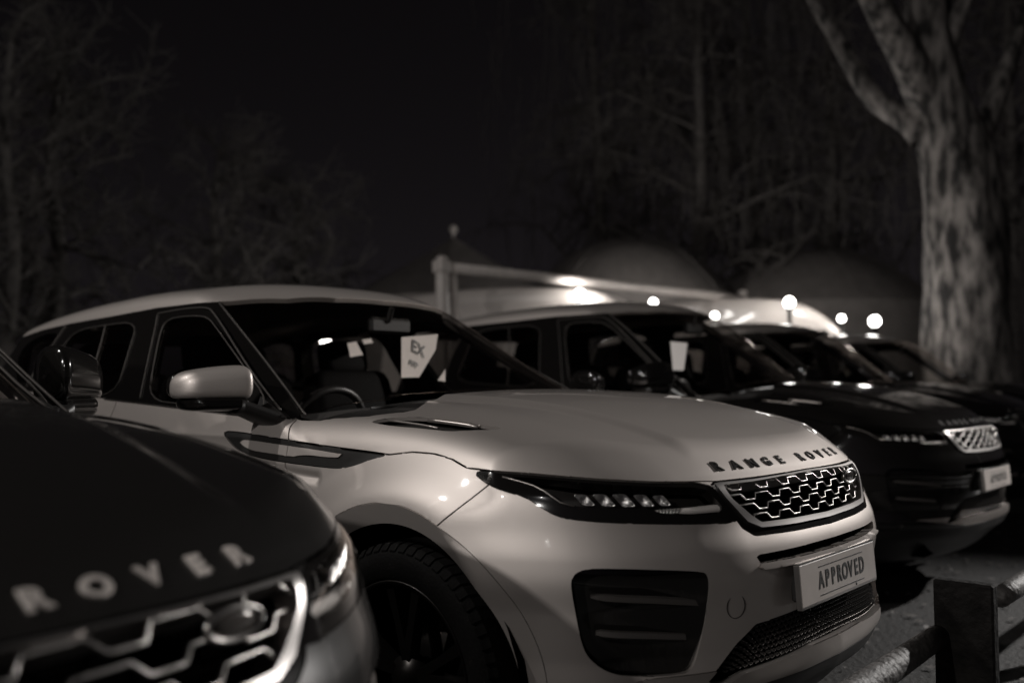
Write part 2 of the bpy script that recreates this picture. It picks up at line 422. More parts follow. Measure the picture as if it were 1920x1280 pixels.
QGL = [(-3.12, 1.40), (-2.64, 1.462), (-2.74, 1.27), (-2.77, 1.19), (-2.95, 1.20)]
BELT = ([-3.4, -2.6, -1.875, -1.499, -1.223, -.933, -.668, -.543, -.3], [1.17, 1.15, 1.124, 1.107, 1.093, 1.076, 1.065, 1.063, 1.062])
def make_skin():
    P, N, Q = mesh(); s = Skin(P, N, Q)
    a_ = lambda P: np.abs(P[:, 1])
    # greenhouse
    wt = lambda P: ip(a_(P), [0, .25, .436, .584, .632, .7], [-1.075, -1.085, -1.15, -1.29, -1.35, -1.45])
    zs = lambda P: ip(P[:, 0], [-3.6, -3.2, -2.918, -2.597, -2.153, -1.779, -1.384, -1.0], [1.40, 1.43, 1.463, 1.48, 1.492, 1.506, 1.506, 1.51])
    s.carve(lambda P: np.maximum(P[:, 0]-wt(P), zs(P)-P[:, 2]), 'roof')
    wb = lambda P: -.34-.19*(a_(P)/.8)**3
    aw = lambda P: ip(P[:, 2], [1.0, 1.064, 1.156, 1.258, 1.363, 1.498, 1.6], [.835, .808, .748, .704, .668, .628, .60])
    s.carve(lambda P: np.maximum.reduce([P[:, 0]-wb(P), a_(P)-aw(P), -1.45-P[:, 0], 1.0-P[:, 2]]), 'windscreen')
    s.carve(lambda P: np.maximum.reduce([P[:, 0]-ip(a_(P), *HR), -.56-P[:, 0], 1.045-P[:, 2], a_(P)-.822]), 'cowl')
    s.carve(sidev(FGL, 2), 'window_front'); s.carve(sidev(RGL, 2), 'window_rear'); s.carve(sidev(QGL, 2), 'window_quarter')
    s.carve(lambda P: np.maximum.reduce([P[:, 0]+3.16, 1.20-P[:, 2], a_(P)-.60]), 'rear_glass')
    s.carve(lambda P: np.maximum(ip(P[:, 0], *BELT)-P[:, 2], P[:, 0]+.50), 'pillar')
    # wheel openings
    for cx in (AX, RX):
        s.carve(lambda P, cx=cx: np.where(a_(P) > .5, np.hypot(P[:, 0]-cx, P[:, 2]-AZ)-.422, 9.), 'drop')
    # front
    s.carve(lambda P: np.where(phi(P) < 60, wrap(GRILLE, 0)(P), 9.), 'grille_opening')
    s.carve(wrap(FRAME, 0), 'grille_frame'); s.carve(wrap(SURR, 0), 'grille_surround')
    s.carve(wrap(LENS, 1), 'lens'); s.carve(wrap(LAMP, 1), 'lamp')
    s.carve(wrap(SLOT, 0), 'slot'); s.carve(wrap(SLIP, 0), 'slot_lip')
    s.carve(wrap(LOWI, 0), 'low_opening'); s.carve(wrap(INTK, 2), 'intake')
    s.carve(lambda P: np.where(P[:, 0] > .35, np.maximum(P[:, 2]-.452, .405-P[:, 2]+.02*np.maximum(phi(P)-26, 0)/10), 9.), 'skid')
    s.carve(topv(HVENT, 1), 'hood_vent')
    s.carve(sidev(VIN, 2), 'vent_insert'); s.carve(sidev(VOUT, 1), 'vent')
    s.carve(lambda P: np.maximum(P[:, 2]-.395, -(P[:, 2])), 'sill')
    # panels
    s.carve(lambda P: np.maximum(ip(phi(P), *HOODLINE)-P[:, 2], -.56-P[:, 0]), 'hood')
    s.carve(lambda P: -(phi(P)-ip(P[:, 2], [.2, .752, .812, .864, .914, 1.], [78.2, 78.2, 74.9, 71.2, 67.5, 66])) * PS*-1, 'front_bumper')
    PANELS_ = ('fender', 'front_bumper', 'rear_door', 'rear_quarter')
    s.carve(lambda P: P[:, 0]+.508, 'vent_insert_door', ('vent_insert',))
    s.carve(lambda P: -(P[:, 0]-ip(P[:, 2], [.39, .6, .878, .92, 1.0, 1.062], [-.55, -.50, -.496, -.508, -.508, -.539])), 'fender')
    s.carve(lambda P: -(P[:, 0]-ip(P[:, 2], [.39, .7, 1.019, 1.13], [-1.74, -1.77, -1.763, -1.757])), 'front_door')
    s.carve(lambda P: -(P[:, 0]-ip(P[:, 2], [.39, .55, .72, .86, 1.0, 1.155], [-2.15, -2.18, -2.3, -2.55, -2.70, -2.72])), 'rear_door')
    s.carve(lambda P: P[:, 0]*0-1, 'rear_quarter')
    for lab in ('fender', 'front_bumper', 'rear_door', 'rear_quarter'):
        s.carve(lambda P: np.where(a_(P) > .5, np.minimum(np.hypot(P[:, 0]-AX, P[:, 2]-AZ), np.hypot(P[:, 0]-RX, P[:, 2]-AZ))-.478, 9.), lab+'_lip', (lab,))
    return s
def crease_normals(P, N, inner):
    for cx in (AX, RX):
        d = np.stack([P[:, 0]-cx, P[:, 2]-AZ], -1); r = np.linalg.norm(d, axis=1); m = (np.abs(r-.478) < .0045) & (np.abs(P[:, 1]) > .5)
        if m.any():
            q = P[m].copy(); u = d[m]/r[m][:, None]; o = .478+(-.008 if inner else .008)-r[m]
            q[:, 0] += u[:, 0]*o; q[:, 2] += u[:, 1]*o; g = grad(q); N[m] = g/np.linalg.norm(g, axis=1)[:, None]
    return N
SK = make_skin()
def inner_shell():           # dark inner structure seen only through the panel gaps
    keep = [SK.lid(n) for n in ('hood', 'front_bumper', 'fender', 'front_door', 'rear_door', 'vent', 'vent_insert', 'vent_insert_door')]
    m = np.isin(SK.L, keep); F_ = SK.F[m]; C_ = SK.C[m]; P = SK.P; N = SK.N
    edge = (np.abs(P[:, 1]) > .70)
    sel = np.array([edge[f[:c]].all() for f, c in zip(F_, C_)]); F_ = F_[sel]; C_ = C_[sel]
    u = np.unique(F_[F_ >= 0]); mp = np.zeros(len(P), int); mp[u] = np.arange(len(u))
    return P[u]-N[u]*.013, N[u], [mp[f[:c]].tolist() for f, c in zip(F_, C_)]
INNER = inner_shell()
_gy = np.linspace(0, .66, 67); _gz = np.linspace(.34, 1.0, 133)
def _table(fn, lo, hi, shape):
    lo = np.full(shape, lo); hi = np.full(shape, hi)
    for _ in range(26):
        m = (lo+hi)/2; q = fn(m) < 0; lo = np.where(q, m, lo); hi = np.where(q, hi, m)
    return lo
_Y, _Z = np.meshgrid(_gy, _gz, indexing='ij')
_TX = _table(lambda m: F(m.ravel(), -_Y.ravel(), _Z.ravel()).reshape(m.shape), 0., 1.2, _Y.shape)
_gp = np.linspace(14, 80, 133); _PH, _Z2 = np.meshgrid(np.radians(_gp), _gz, indexing='ij')
_TW = _table(lambda m: F((m*np.cos(_PH)).ravel(), (-m*np.sin(_PH)).ravel(), _Z2.ravel()).reshape(m.shape), .05, 1.6, _PH.shape)
def _bil(T, gu, gv, u, v):
    a = np.clip((u-gu[0])/(gu[1]-gu[0]), 0, len(gu)-1.001); b = np.clip((v-gv[0])/(gv[1]-gv[0]), 0, len(gv)-1.001); i, j = int(a), int(b); a -= i; b -= j
    return float((T[i, j]*(1-a)+T[i+1, j]*a)*(1-b)+(T[i, j+1]*(1-a)+T[i+1, j+1]*a)*b)
def surf_x(y, z): return _bil(_TX, _gy, _gz, abs(y), z)      # x of the nose surface at (y, z)
def surf_wrap(ph, z, inset=0.0):
    r = _bil(_TW, _gp, _gz, ph, z); p = np.array([r*math.cos(R(ph)), -r*math.sin(R(ph)), z]); n = grad(p[None])[0]; n /= np.linalg.norm(n)
    return p-n*inset, n
def grille_bar(parent, zc, per, ph, amp, rad):
    half = ip(zc, [.795, .82, .866, .9], [.32, .385, .437, .45])-.004; pts = []
    for n in range(-6, 8):
        for u, v in ((0, 1), (.28, 1), (.42, -1), (.74, -1), (.82, 1)):
            y = (n+u+ph)*per; z = zc+amp*v
            if abs(y) < half: pts.append((surf_x(y, z)-.010, y, z))
    P2 = np.array(pts); Q = [P2[0]]
    for a, b in zip(P2[:-1], P2[1:]):
        m = max(1, int(np.linalg.norm(b-a)/.012))
        for t in range(1, m+1): Q.append(a+(b-a)*t/m)
    return MB().tube(Q, rad, 6).build('grille_bar', CHROME, parent)
def smoothc(p, n=20):
    p = np.array(p); t = np.linspace(0, len(p)-1, n); return np.stack([np.interp(t, np.arange(len(p)), p[:, k]) for k in range(3)], -1)
class Car:
    """builds all parts of one car under an Empty"""
    def __init__(s, paint, roof_paint, plate=True, name='parked_car'):
        s.root = empty(name); s.paint = paint; s.roofp = roof_paint
        s.body(); s.front(); s.details(); s.inside(); s.wheels(); s.mirrors()
        if plate: s.plate()
    def w(s, P):
        return np.array(P, float)
    def put(s, name, V, Fc, m, parent=None, smooth=True, N=None):
        o = mk(name, s.w(V), Fc, m, parent or s.root, smooth, N)
        return o
    def mb(s, name, b, m, parent=None, smooth=True): return s.put(name, b.v, b.f, m, parent, smooth)
    def panel(s, lab, name, m, side=0, inset=0.0, fl=.012, parent=None, label=None, gap=0):
        P, N, Fc = SK.get(lab, side)
        if not Fc: return None
        if lab.split('_lip')[0] in ('fender', 'front_bumper', 'rear_door', 'rear_quarter'): N = crease_normals(P, N, lab.endswith('_lip'))
        if gap: P = shrink(P, N, Fc, gap)
        if callable(inset): P = P-N*inset(P)[:, None]
        elif inset: P = P-N*inset
        if fl: P, N, Fc = flange(P, N, Fc, fl)
        o = s.put(name, P, Fc, m, parent, True, N)
        if label: o['label'] = label
        return o
    def body(s):
        s.hood = s.panel('hood', 'hood', s.paint, gap=.0028)
        s.panel('roof', 'roof', s.roofp, fl=.02); s.panel('windscreen', 'windscreen', SCREEN, fl=0, inset=.002)
        s.panel('cowl', 'cowl', SATIN, inset=.028, fl=.0); s.panel('pillar', 'pillar_trim', GLOSS, fl=.03)
        s.bumper = s.panel('front_bumper', 'front_bumper', s.paint, fl=.03, gap=.0018)
        s.panel('rear_quarter', 'rear_body', s.paint, gap=.0025); s.panel('rear_glass', 'rear_window', GLASS, fl=0)
        s.panel('sill', 'sill_cladding', SATIN)
        for lab_ in ('fender_lip', 'front_bumper_lip', 'rear_door_lip', 'rear_quarter_lip'):
            for sd in (-1, 1): s.panel(lab_, 'arch_lip', s.paint, sd, 0, .03)
        for sd in (-1, 1):
            s.panel('fender', 'fender', s.paint, sd, gap=.0028); d = s.panel('front_door', 'door', s.paint, sd, gap=.0028); d2 = s.panel('rear_door', 'door', s.paint, sd, gap=.0025)
            s.panel('window_front', 'window', GLASS, sd, .003, 0); s.panel('window_rear', 'window', GLASS, sd, .003, 0); s.panel('window_quarter', 'window', GLASS, sd, .003, 0)
            s.panel('vent', 'side_vent', SATIN, sd, .004, .01)
            for lab_ in ('vent_insert', 'vent_insert_door'): s.panel(lab_, 'vent_insert', s.paint, sd, 0, .01, gap=.0015)
            for (x0, x1, dd) in ((-1.63, -1.37, d), (-2.50, -2.25, d2)):
                b = MB(); xs = np.linspace(x0, x1, 8); up = []; 
                for x in xs:
                    z = ip(x, [-2.5, -1.63, -1.37], [1.045, 1.008, .992]); y = float(Ys(np.array([x]), np.array([z]))[0])-.004
                    up.append((x, sd*y, z))
                up = np.array(up); h = np.array([0, sd*.0, .016]); o_ = np.array([0, sd*.013, 0])
                V = np.concatenate([up-h, up+h, up+h+o_-[0, 0, .004], up-h+o_+[0, 0, .004]]); n = 8
                Fc = [(r*n+i, r*n+i+1, ((r+1) % 4)*n+i+1, ((r+1) % 4)*n+i) for r in range(4) for i in range(n-1)]+[(0, n, 2*n, 3*n), (n-1, 4*n-1, 3*n-1, 2*n-1)]
                s.put('handle', V, Fc, s.paint, dd, False)
    def front(s):
        # hood vents
        for sd in (-1, 1):
            hv = s.panel('hood_vent', 'hood_vent', SATIN, sd, .022, 0)
            for (x0, y0, x1, y1, r) in ((.03, .783, .215, .770, .0065), (-.12, .806, .10, .812, .0035)):
                pts = []
                for t in np.linspace(0, 1, 7):
                    x = x0+(x1-x0)*t; y = y0+(y1-y0)*t; z = float(Zc(np.array([x]))[0]-drop(np.array([x]), np.array([y]))[0])
                    for _ in range(12): z -= float(F(np.array([x]), np.array([y]), np.array([z]))[0])
                    pts.append((x, sd*y, z-.004))
                s.mb('vent_blade', MB().tube(pts, r, 6), SILVER, hv)
        # grille
        gr = s.panel('grille_opening', 'grille', SEAM, 0, .045, 0)
        s.panel('grille_frame', 'grille_frame', CHROME, 0, -.004, .05, gr); s.panel('grille_surround', 'grille_surround', GLOSS, 0, .003, .02, gr)
        for k in range(4): grille_bar(gr, .892-.0265*k, .112, .36*k, .0075, .0026)
        # oval badge in the grille
        bx = surf_x(.288, .874); bd = MB(); n = 28
        for (ra, rb, dx) in ((.046, .021, .0),):
            ring = [(bx+.004-.045*math.cos(t)*.0, .288+ra*math.cos(t), .874+rb*math.sin(t)) for t in np.linspace(0, 2*math.pi, n+1)]
            s.mb('badge_rim', MB().tube(ring, .0042, 8), CHROME, gr)
        V = [(bx+.008, .288, .874)]; Fc = []
        for j, (f, d) in enumerate(((.5, .007), (.9, .003), (1, -.004))):
            V += [(bx+d, .288+.044*f*math.cos(2*math.pi*i/n), .874+.02*f*math.sin(2*math.pi*i/n)) for i in range(n)]
        Fc = [(0, 1+i, 1+(i+1) % n) for i in range(n)]+[(1+j*n+i, 1+(j+1)*n+i, 1+(j+1)*n+(i+1) % n, 1+j*n+(i+1) % n) for j in range(2) for i in range(n)]
        s.put('badge', V, Fc, mat('badge_enamel', .12, .2, metal=.4, coat=1), gr)
        # bonnet lettering
        word = 'RANGE'; ys = list(np.linspace(-.392, -.088, 5)); word += 'ROVER'; ys += list(np.linspace(.045, .362, 5))
        for ch, y in zip(word, ys):
            zc = .9425+.001*(1-abs(y)/.4); x = surf_x(y, zc)
            p = np.array([x, y, zc]); nn = grad(p[None])[0]; nn /= np.linalg.norm(nn)
            tx = np.array([surf_x(y+.02, zc)-surf_x(y-.02, zc), .04, 0]); tx -= nn*(tx@nn); tx /= np.linalg.norm(tx); up = np.cross(nn, tx)
            V, Fc = text_mesh(ch, .045, .0014, .0012, .0004)
            V = p+nn*.0016+np.outer(V[:, 0]*1.18, tx)+np.outer(V[:, 1], up)+np.outer(V[:, 2], nn)
            s.put('letter', V, Fc, LETTER, s.hood, False)
        # lamps
        for sd in (-1, 1):
            lamp = s.panel('lamp', 'headlight', GLOSS, sd, .002, .03)
            s.panel('lens', 'lens', CLEAR, sd, .001, 0, lamp)
            s.panel('lens', 'lamp_housing', SATIN, sd, .05, 0, lamp)
            fl = lambda q, sd=sd: np.array([q[0], q[1]*-sd, q[2]])
            # frosted running light bar
            A = []; B = []
            for ph in np.linspace(42.0, 30.4, 18):
                for (lst, z, ins) in ((A, ip(ph, [30, 42], [.857, .852]), .012), (B, ip(ph, [30, 36, 42], [.838, .838, .846]), .008)): lst.append(fl(surf_wrap(ph, z, ins)[0]))
            A = np.array(A); B = np.array(B); n = len(A); back = np.array([-.016, .0, 0])
            V = np.concatenate([A, B, B+back, A+back]); Fc = [(r*n+i, r*n+i+1, ((r+1) % 4)*n+i+1, ((r+1) % 4)*n+i) for r in range(4) for i in range(n-1)]
            s.put('running_light', V, Fc, DRLM, lamp)
            rb = MB()
            for ph in np.linspace(41.5, 38, 7):
                p0 = fl(surf_wrap(ph, .855, .008)[0]); p1 = fl(surf_wrap(ph+.8, .842, .006)[0]); rb.tube([p0, p1], .0015, 5)
            s.mb('light_guide_rib', rb, REFLECT, lamp)['kind'] = 'stuff'
            # projector bowls
            for ph, z, r in ((53.0, .893, .017), (50.0, .891, .019), (46.9, .889, .020), (43.7, .887, .019), (40.7, .885, .017)):
                c, nn = surf_wrap(ph, z, .034); c = fl(c); nn = fl(nn); nn = nn-np.array([0, 0, nn[2]]); nn /= np.linalg.norm(nn); t = np.cross([0, 0, 1.], nn)
                V = []; m = 18
                for (rr, dp) in ((1.0, .016), (.93, .017), (.86, .010), (.6, -.006), (.2, -.012)):
                    for i in range(m):
                        ca, sa = math.cos(2*math.pi*i/m), math.sin(2*math.pi*i/m); q = (abs(ca)**9+abs(sa)**9)**(-1/9)
                        V.append(c+t*(sd*-1)*(rr*r*.95*q*ca-(.75*r*rr*q*sa))+np.array([0, 0, 1.])*(rr*r*.85*q*sa)+nn*dp)
                Fc = [(j*m+i, j*m+(i+1) % m, (j+1)*m+(i+1) % m, (j+1)*m+i) for j in range(4) for i in range(m)]+[tuple(4*m+i for i in range(m))]
                s.put('projector', V, Fc, REFLECT, lamp)
            edge = [fl(surf_wrap(a, z, .0)[0]) for a, z in ((65.5, .934), (63, .925), (60.7, .915), (58.9, .901), (57.6, .886), (56.6, .875), (54.6, .866))]
            s.mb('lens_edge', MB().tube(edge, .0022, 6), SILVER, lamp)
            # side intake with two blades
            fade = lambda P: .045*np.clip((phi(P)-35.5)/9, 0.02, 1)
            it = s.panel('intake', 'side_intake', GLOSS, sd, fade, 0)
            for pts in (((52.4, .650), (50, .645), (43.2, .635), (36.1, .620)), ((51.7, .563), (49.3, .558), (44, .551), (38.4, .541))):
                ang = np.linspace(pts[0][0], pts[-1][0], 16); V = []; n = 16
                zf = lambda a: ip(a, [p[0] for p in pts][::-1], [p[1] for p in pts][::-1])
                for j, (dz, ins) in enumerate(((.009, .016), (.007, .006), (-.006, .004), (-.014, .018))):
                    for a in ang:
                        e = min(1, (52.5-a)/2.2+.25); V.append(fl(surf_wrap(a, zf(a)+dz*e, ins)[0]))
                Fc = [(r*n+i, r*n+i+1, ((r+1) % 4)*n+i+1, ((r+1) % 4)*n+i) for r in range(4) for i in range(n-1)]+[(0, n, 2*n, 3*n), (n-1, 4*n-1, 3*n-1, 2*n-1)]
                s.put('intake_blade', V, Fc, mat('gloss_grey_blade', .10, .35, metal=.5, coat=.5), it, False)
            # round tow-eye cover
            c, nn = surf_wrap(29.6, .602, 0); c = fl(c); nn = fl(nn); t = np.cross([0, 0, 1.], nn); t /= np.linalg.norm(t); u = np.cross(nn, t)
            ring = [c+nn*.0006+.030*(t*math.cos(a)+u*math.sin(a)) for a in np.linspace(0, 2*math.pi, 25)]
            s.mb('tow_cover', MB().tube(ring, .0011, 5), SEAM, s.bumper)
        sl = s.panel('slot', 'bumper_slot', SEAM, 0, .03, 0); s.panel('slot_lip', 'slot_lip', s.paint, 0, lambda P: -.014*np.clip(1-((P[:, 2]-.690)/.010)**2, 0, 1), .02, sl)
        lo = s.panel('low_opening', 'lower_grille', SEAM, 0, .04, 0); s.panel('skid', 'skid_blade', SILVER if s.paint is PAINT_LIGHT else CHROME, 0, -.004, .03, lo)
        msh = MB()                                           # fine lozenge mesh, too small to pick apart
        def band(y): return ip(abs(y), [0, .2, .40, .47, .52], [.556, .556, .54, .505, .47]), ip(abs(y), [0, .5], [.459, .44])
        rows = 8
        for r_ in range(rows):
            for y in np.arange(-.5, .5, .021):
                yy = y+(.0105 if r_ % 2 else 0); top, bot = band(yy); z = bot+(top-bot)*(r_+.5)/rows
                if top-bot < .03 or abs(yy) > .5: continue
                hh = .52*(top-bot)/rows; x = surf_x(yy, z)-.014; w_ = .0105
                q = [np.array((x-(.004 if i % 2 else .0), yy+dy, z+dz)) for i, (dy, dz) in enumerate(((-w_, 0), (0, hh), (w_, 0), (0, -hh)))]
                cN = sum(q)/4; q2 = [cN+(p-cN)*.62 for p in q]; bk = np.array([-.008, 0, 0])
                V = q+q2+[p+bk for p in q2]; msh.add(V, [(i, (i+1) % 4, 4+(i+1) % 4, 4+i) for i in range(4)]+[(4+i, 4+(i+1) % 4, 8+(i+1) % 4, 8+i) for i in range(4)])
        o = s.mb('grille_mesh', msh, mat('mesh_plastic', .05, .22, coat=.6), lo, False); o['kind'] = 'stuff'
    def plate(s):
        b = MB().box((0, 0, 0), (.006, .26, .0555), bev=.002)
        M = Matrix.Rotation(R(-4), 3, 'Y'); M = np.array([[M[i][j] for j in range(3)] for i in range(3)])
        c = np.array([.912, -.022, .630]); T = lambda V: np.array(V) @ M.T+c
        pl = s.put('number_plate', T(b.v), b.f, PLATEW, None, False)
        fr = MB()
        for (y, z, hy, hz) in ((0, .0575, .262, .003), (0, -.0575, .262, .003), (-.2615, 0, .003, .0545), (.2615, 0, .003, .0545)): fr.box((-.002, y, z), (.007, hy, hz))
        s.put('plate_frame', T(fr.v), fr.f, CHROME, pl, False)
        bk = MB().box((-.022, 0, 0), (.014, .235, .045), bev=.004); s.put('plate_bracket', T(bk.v), bk.f, SATIN, pl, False)
        for n_, z in (('line', .036), ('line', -.040)):
            l = MB().box((.0066, .01, z), (.0006, .155, .0012)); s.put('printed_line', T(l.v), l.f, INK, pl, False)
        word = 'APPROVED'
        for ch, y in zip(word, np.linspace(-.133, .153, 8)):
            V, Fc = text_mesh(ch, .064, .0005, .0016); V = np.stack([V[:, 2]+.0068, V[:, 0]*.80+y, V[:, 1]-.002], -1); s.put('plate_letter', T(V), Fc, INK, pl, False)
        d = MB().lathe([(0, .0069), (.0045, .0069), (.005, .005)], 'z', 12); V = [(p[2], p[0]+.105, p[1]-.047) for p in d.v]; s.put('plate_bolt', T(V), d.f, INK, pl)
    def details(s):
        # rear lamps, wipers, under-tray, wheel-arch liners
        LV, LN, LF = INNER; s.put('inner_shell', LV, LF, SEAM)
        b = MB().box((-1.3, 0, .30), (2.0, .62, .06)); s.mb('under_tray', b, SEAM, None, False)
        for cx in (AX, RX):
            for sd in (-1, 1):
                V = []; n = 22; ys = (.50, .70, .86, .915)
                for i in range(n+1):
                    t = R(-25)+R(230)*i/n
                    for y in ys: V.append((cx+(.450 if y < .9 else .436)*math.cos(t), sd*y, AZ+(.450 if y < .9 else .436)*math.sin(t)))
                m = len(ys); Fc = [(i*m+j, i*m+j+1, (i+1)*m+j+1, (i+1)*m+j) for i in range(n) for j in range(m-1)]
                Fc.append(tuple(i*m for i in range(n+1)))
                s.put('arch_liner', V, Fc, SEAM)
        for (y0, y1) in ((-.62, -.02), (.10, .66)):
            pts = []; 
            for t in np.linspace(0, 1, 10):
                y = y0+(y1-y0)*t; z = 1.09+.05*t*(1-t)+.03*t; x = float(Xw(np.array([z]))[0]-(.25+.98*(z-1.06))*(abs(y)/.8)**3)+.028; pts.append((x, y, z))
            s.mb('wiper', MB().tube(pts, .008, 6), SATIN)
        for sd in (-1, 1):
            V = []; 
            b = MB()
            pts = [(-3.30+.03*t, sd*(.86-.28*t), .98+.0*t) for t in np.linspace(0, 1, 6)]
            b.tube([(p[0]-.06, p[1], p[2]) for p in pts], .045, 8); s.mb('tail_light', b, mat('tail_lens', .03, .15, coat=1))
            # roof spoiler ends
        gy = lambda x, z: float(Yg(np.array([z]))[0])-.015*float(sst(np.array([(-2.0-x)/1.3]))[0])
        def along(poly, closed, r, m, sd, off=.002, name='window_trim'):
            q = chaikin(poly, 2, closed); q = np.concatenate([q, q[:1]]) if closed else q; P_ = [q[0]]
            for a, b in zip(q[:-1], q[1:]):
                k = max(1, int(np.hypot(*(b-a))/.03)); P_ += [a+(b-a)*t/k for t in range(1, k+1)]
            s.mb(name, MB().tube([(x, sd*(gy(x, z)+off), z) for x, z in P_], r, 6), m)
        for sd in (-1, 1):
            along([(-1.735, 1.478), (-1.553, 1.487), (-1.36, 1.484), (-1.29, 1.462), (-.90, 1.242), (-.60, 1.09)], False, .0035, TRIM, sd)
            along([(-1.567, 1.12), (-1.645, 1.289), (-1.736, 1.478)], False, .003, TRIM, sd)
            along(FGL, True, .0028, TRIM, sd); along(RGL, True, .0028, TRIM, sd)
            along([(-2.19, 1.452), (-2.12, 1.31), (-2.08, 1.14)], False, .004, TRIM, sd)
            along([(-2.64, 1.47), (-2.69, 1.38), (-2.735, 1.29), (-2.76, 1.17)], False, .004, TRIM, sd)
            along([(-1.875, 1.124), (-1.499, 1.107), (-1.223, 1.093), (-.933, 1.078), (-.75, 1.072)], False, .004, GLOSS, sd, .006, 'belt_moulding')
            ed = [(x, sd*y, z) for x, y, z in ((-1.329, .634, 1.500), (-1.087, .674, 1.364), (-.894, .710, 1.259), (-.701, .754, 1.157), (-.53, .803, 1.075))]
            s.mb('screen_trim', MB().tube(smoothc(ed), .0035, 6), TRIM)
        # mirror sail triangles on the doors
        for sd in (-1, 1):
            b = MB(); P_ = [(-.56, 1.066), (-.74, 1.078), (-.74, 1.135), (-.66, 1.105)]
            V = []
            for off in (.004, -.02):
                for x, z in P_: V.append((x, sd*(float(Yg(np.array([z]))[0])+off), z))
            s.put('mirror_sail', V, [(0, 1, 2, 3), (7, 6, 5, 4)]+[(i, (i+1) % 4, 4+(i+1) % 4, 4+i) for i in range(4)], SATIN, None, False)
    def inside(s):
        # dashboard, steering wheel, seats, parcel cards
        V = []; n = 13; prof = [(-.40, 1.045), (-.62, 1.07), (-.80, 1.06), (-.88, 1.0), (-.86, .86), (-.80, .70)]
        for y in np.linspace(-.74, .74, n):
            for x, z in prof: V.append((x-.10*(y/.74)**2, y, z+(.02*math.exp(-((y+.36)/.16)**2) if x < -.5 else 0)))
        m = len(prof); Fc = [(i*m+j, i*m+j+1, (i+1)*m+j+1, (i+1)*m+j) for i in range(n-1) for j in range(m-1)]
        s.put('dashboard', V, Fc, DASH)
        ring = [(-1.0+.07*math.sin(a), -.37+.185*math.cos(a), .985+.17*math.sin(a)) for a in np.linspace(0, 2*math.pi, 33)]
        b = MB().tube(ring, .016, 8); b.box((-.985, -.37, .975), (.03, .07, .05)); b.box((-.985, -.37, .975), (.012, .17, .018))
        s.mb('steering_wheel', b, SATIN)
        rv = MB().box((-1.06, .02, 1.425), (.018, .115, .034), bev=.012); rv.tube([(-1.045, .0, 1.44), (-1.02, 0, 1.50)], .012, 8); s.mb('rear_view_mirror', rv, SATIN, None, False)
        s.mb('cabin_floor', MB().box((-1.9, 0, .42), (1.3, .78, .02)), SEAM, None, False)
        for x, y, wd in ((-1.45, -.37, .25), (-1.45, .37, .25), (-2.40, -.38, .30), (-2.40, .38, .30)):
            def cush(c, h, rot=0, e=.28):
                V = []; nu, nv = 9, 14
                for i in range(nu+1):
                    u = -math.pi/2+math.pi*i/nu
                    for j in range(nv):
                        v = 2*math.pi*j/nv; f = lambda t: math.copysign(abs(t)**e, t)
                        q = np.array([h[0]*f(math.cos(u))*f(math.cos(v)), h[1]*f(math.cos(u))*f(math.sin(v)), h[2]*f(math.sin(u))])
                        q = np.array([q[0]*math.cos(rot)+q[2]*math.sin(rot), q[1], -q[0]*math.sin(rot)+q[2]*math.cos(rot)]); V.append(q+c)
                return V, [(i*nv+j, i*nv+(j+1) % nv, (i+1)*nv+(j+1) % nv, (i+1)*nv+j) for i in range(nu) for j in range(nv)]
            st = s.put('seat', *cush((x+.05, y, .62), (.26, wd, .10)), LEATHER)
            s.put('seat_back', *cush((x-.27, y, .93), (.075, wd, .32), R(-14)), LEATHER, st)
            s.put('head_rest', *cush((x-.37, y, 1.31), (.05, wd*.55, .085), R(-10), .4), LEATHER, st)
    def wheels(s):
        for cx in (AX, RX):
            for sd in (-1, 1):
                cy = sd*.815
                wroot = bpy.data.objects.new('wheel', None); link(wroot, s.root); wroot.location = (cx, cy, AZ)
                prof = [(.262, -.105), (.275, -.117), (.315, -.122), (.345, -.116), (.362, -.100), (.369, -.070), (.370, 0), (.369, .07), (.362, .1), (.345, .116), (.315, .122), (.275, .117), (.262, .105)]
                ty = MB().lathe(prof, 'y', 72).build('tyre', RUBBER, wroot)
                lug = MB()
                for i in range(64):
                    t = 2*math.pi*i/64
                    for q in (-1, 1):
                        V = []
                        for (dt, tw) in ((0, 0), (.062, 0)):
                            for (r, h) in ((.3725, .062), (.366, .100), (.349, .1175), (.343, .1165), (.358, .097), (.364, .06)):
                                a = t+dt+(.02 if h > .08 else 0); V.append((r*math.cos(a), q*h, r*math.sin(a)))
                        lug.add(V, [(j, (j+1) % 6, 6+(j+1) % 6, 6+j) for j in range(6)]+[(0, 5, 4, 3, 2, 1), (6, 7, 8, 9, 10, 11)])
                lo = lug.build('tread_blocks', RUBBER, wroot, False); lo['kind'] = 'stuff'
                rim = MB().lathe([(.263, sd*.106), (.268, sd*.112), (.262, sd*.113), (.250, sd*.104), (.244, sd*.06), (.240, -sd*.09)], 'y', 72)
                ro = rim.build('rim', ALLOY, wroot)
                for i in range(5):
                    b = MB()
                    for q in (-1, 1):
                        t = 2*math.pi*i/5+.3; t2 = t+q*.21
                        p0 = np.array([.05*math.cos(t), 0, .05*math.sin(t)]); p1 = np.array([.250*math.cos(t2), 0, .250*math.sin(t2)]); d = p1-p0; nrm = np.array([-d[2], 0, d[0]]); nrm /= np.linalg.norm(nrm)
                        V = []
                        for (p, wd, y) in ((p0, .022, .085), (p0+d*.5, .017, .092), (p1, .022, .100)):
                            for (e, yy) in ((-1, y-.03), (-.7, y), (.7, y), (1, y-.03)): V.append(p+nrm*wd*e+np.array([0, sd*yy, 0]))
                        b.add(V, [(r*4+j, r*4+j+1, (r+1)*4+j+1, (r+1)*4+j) for r in range(2) for j in range(3)])
                    b.build('spoke', ALLOY, wroot, False)
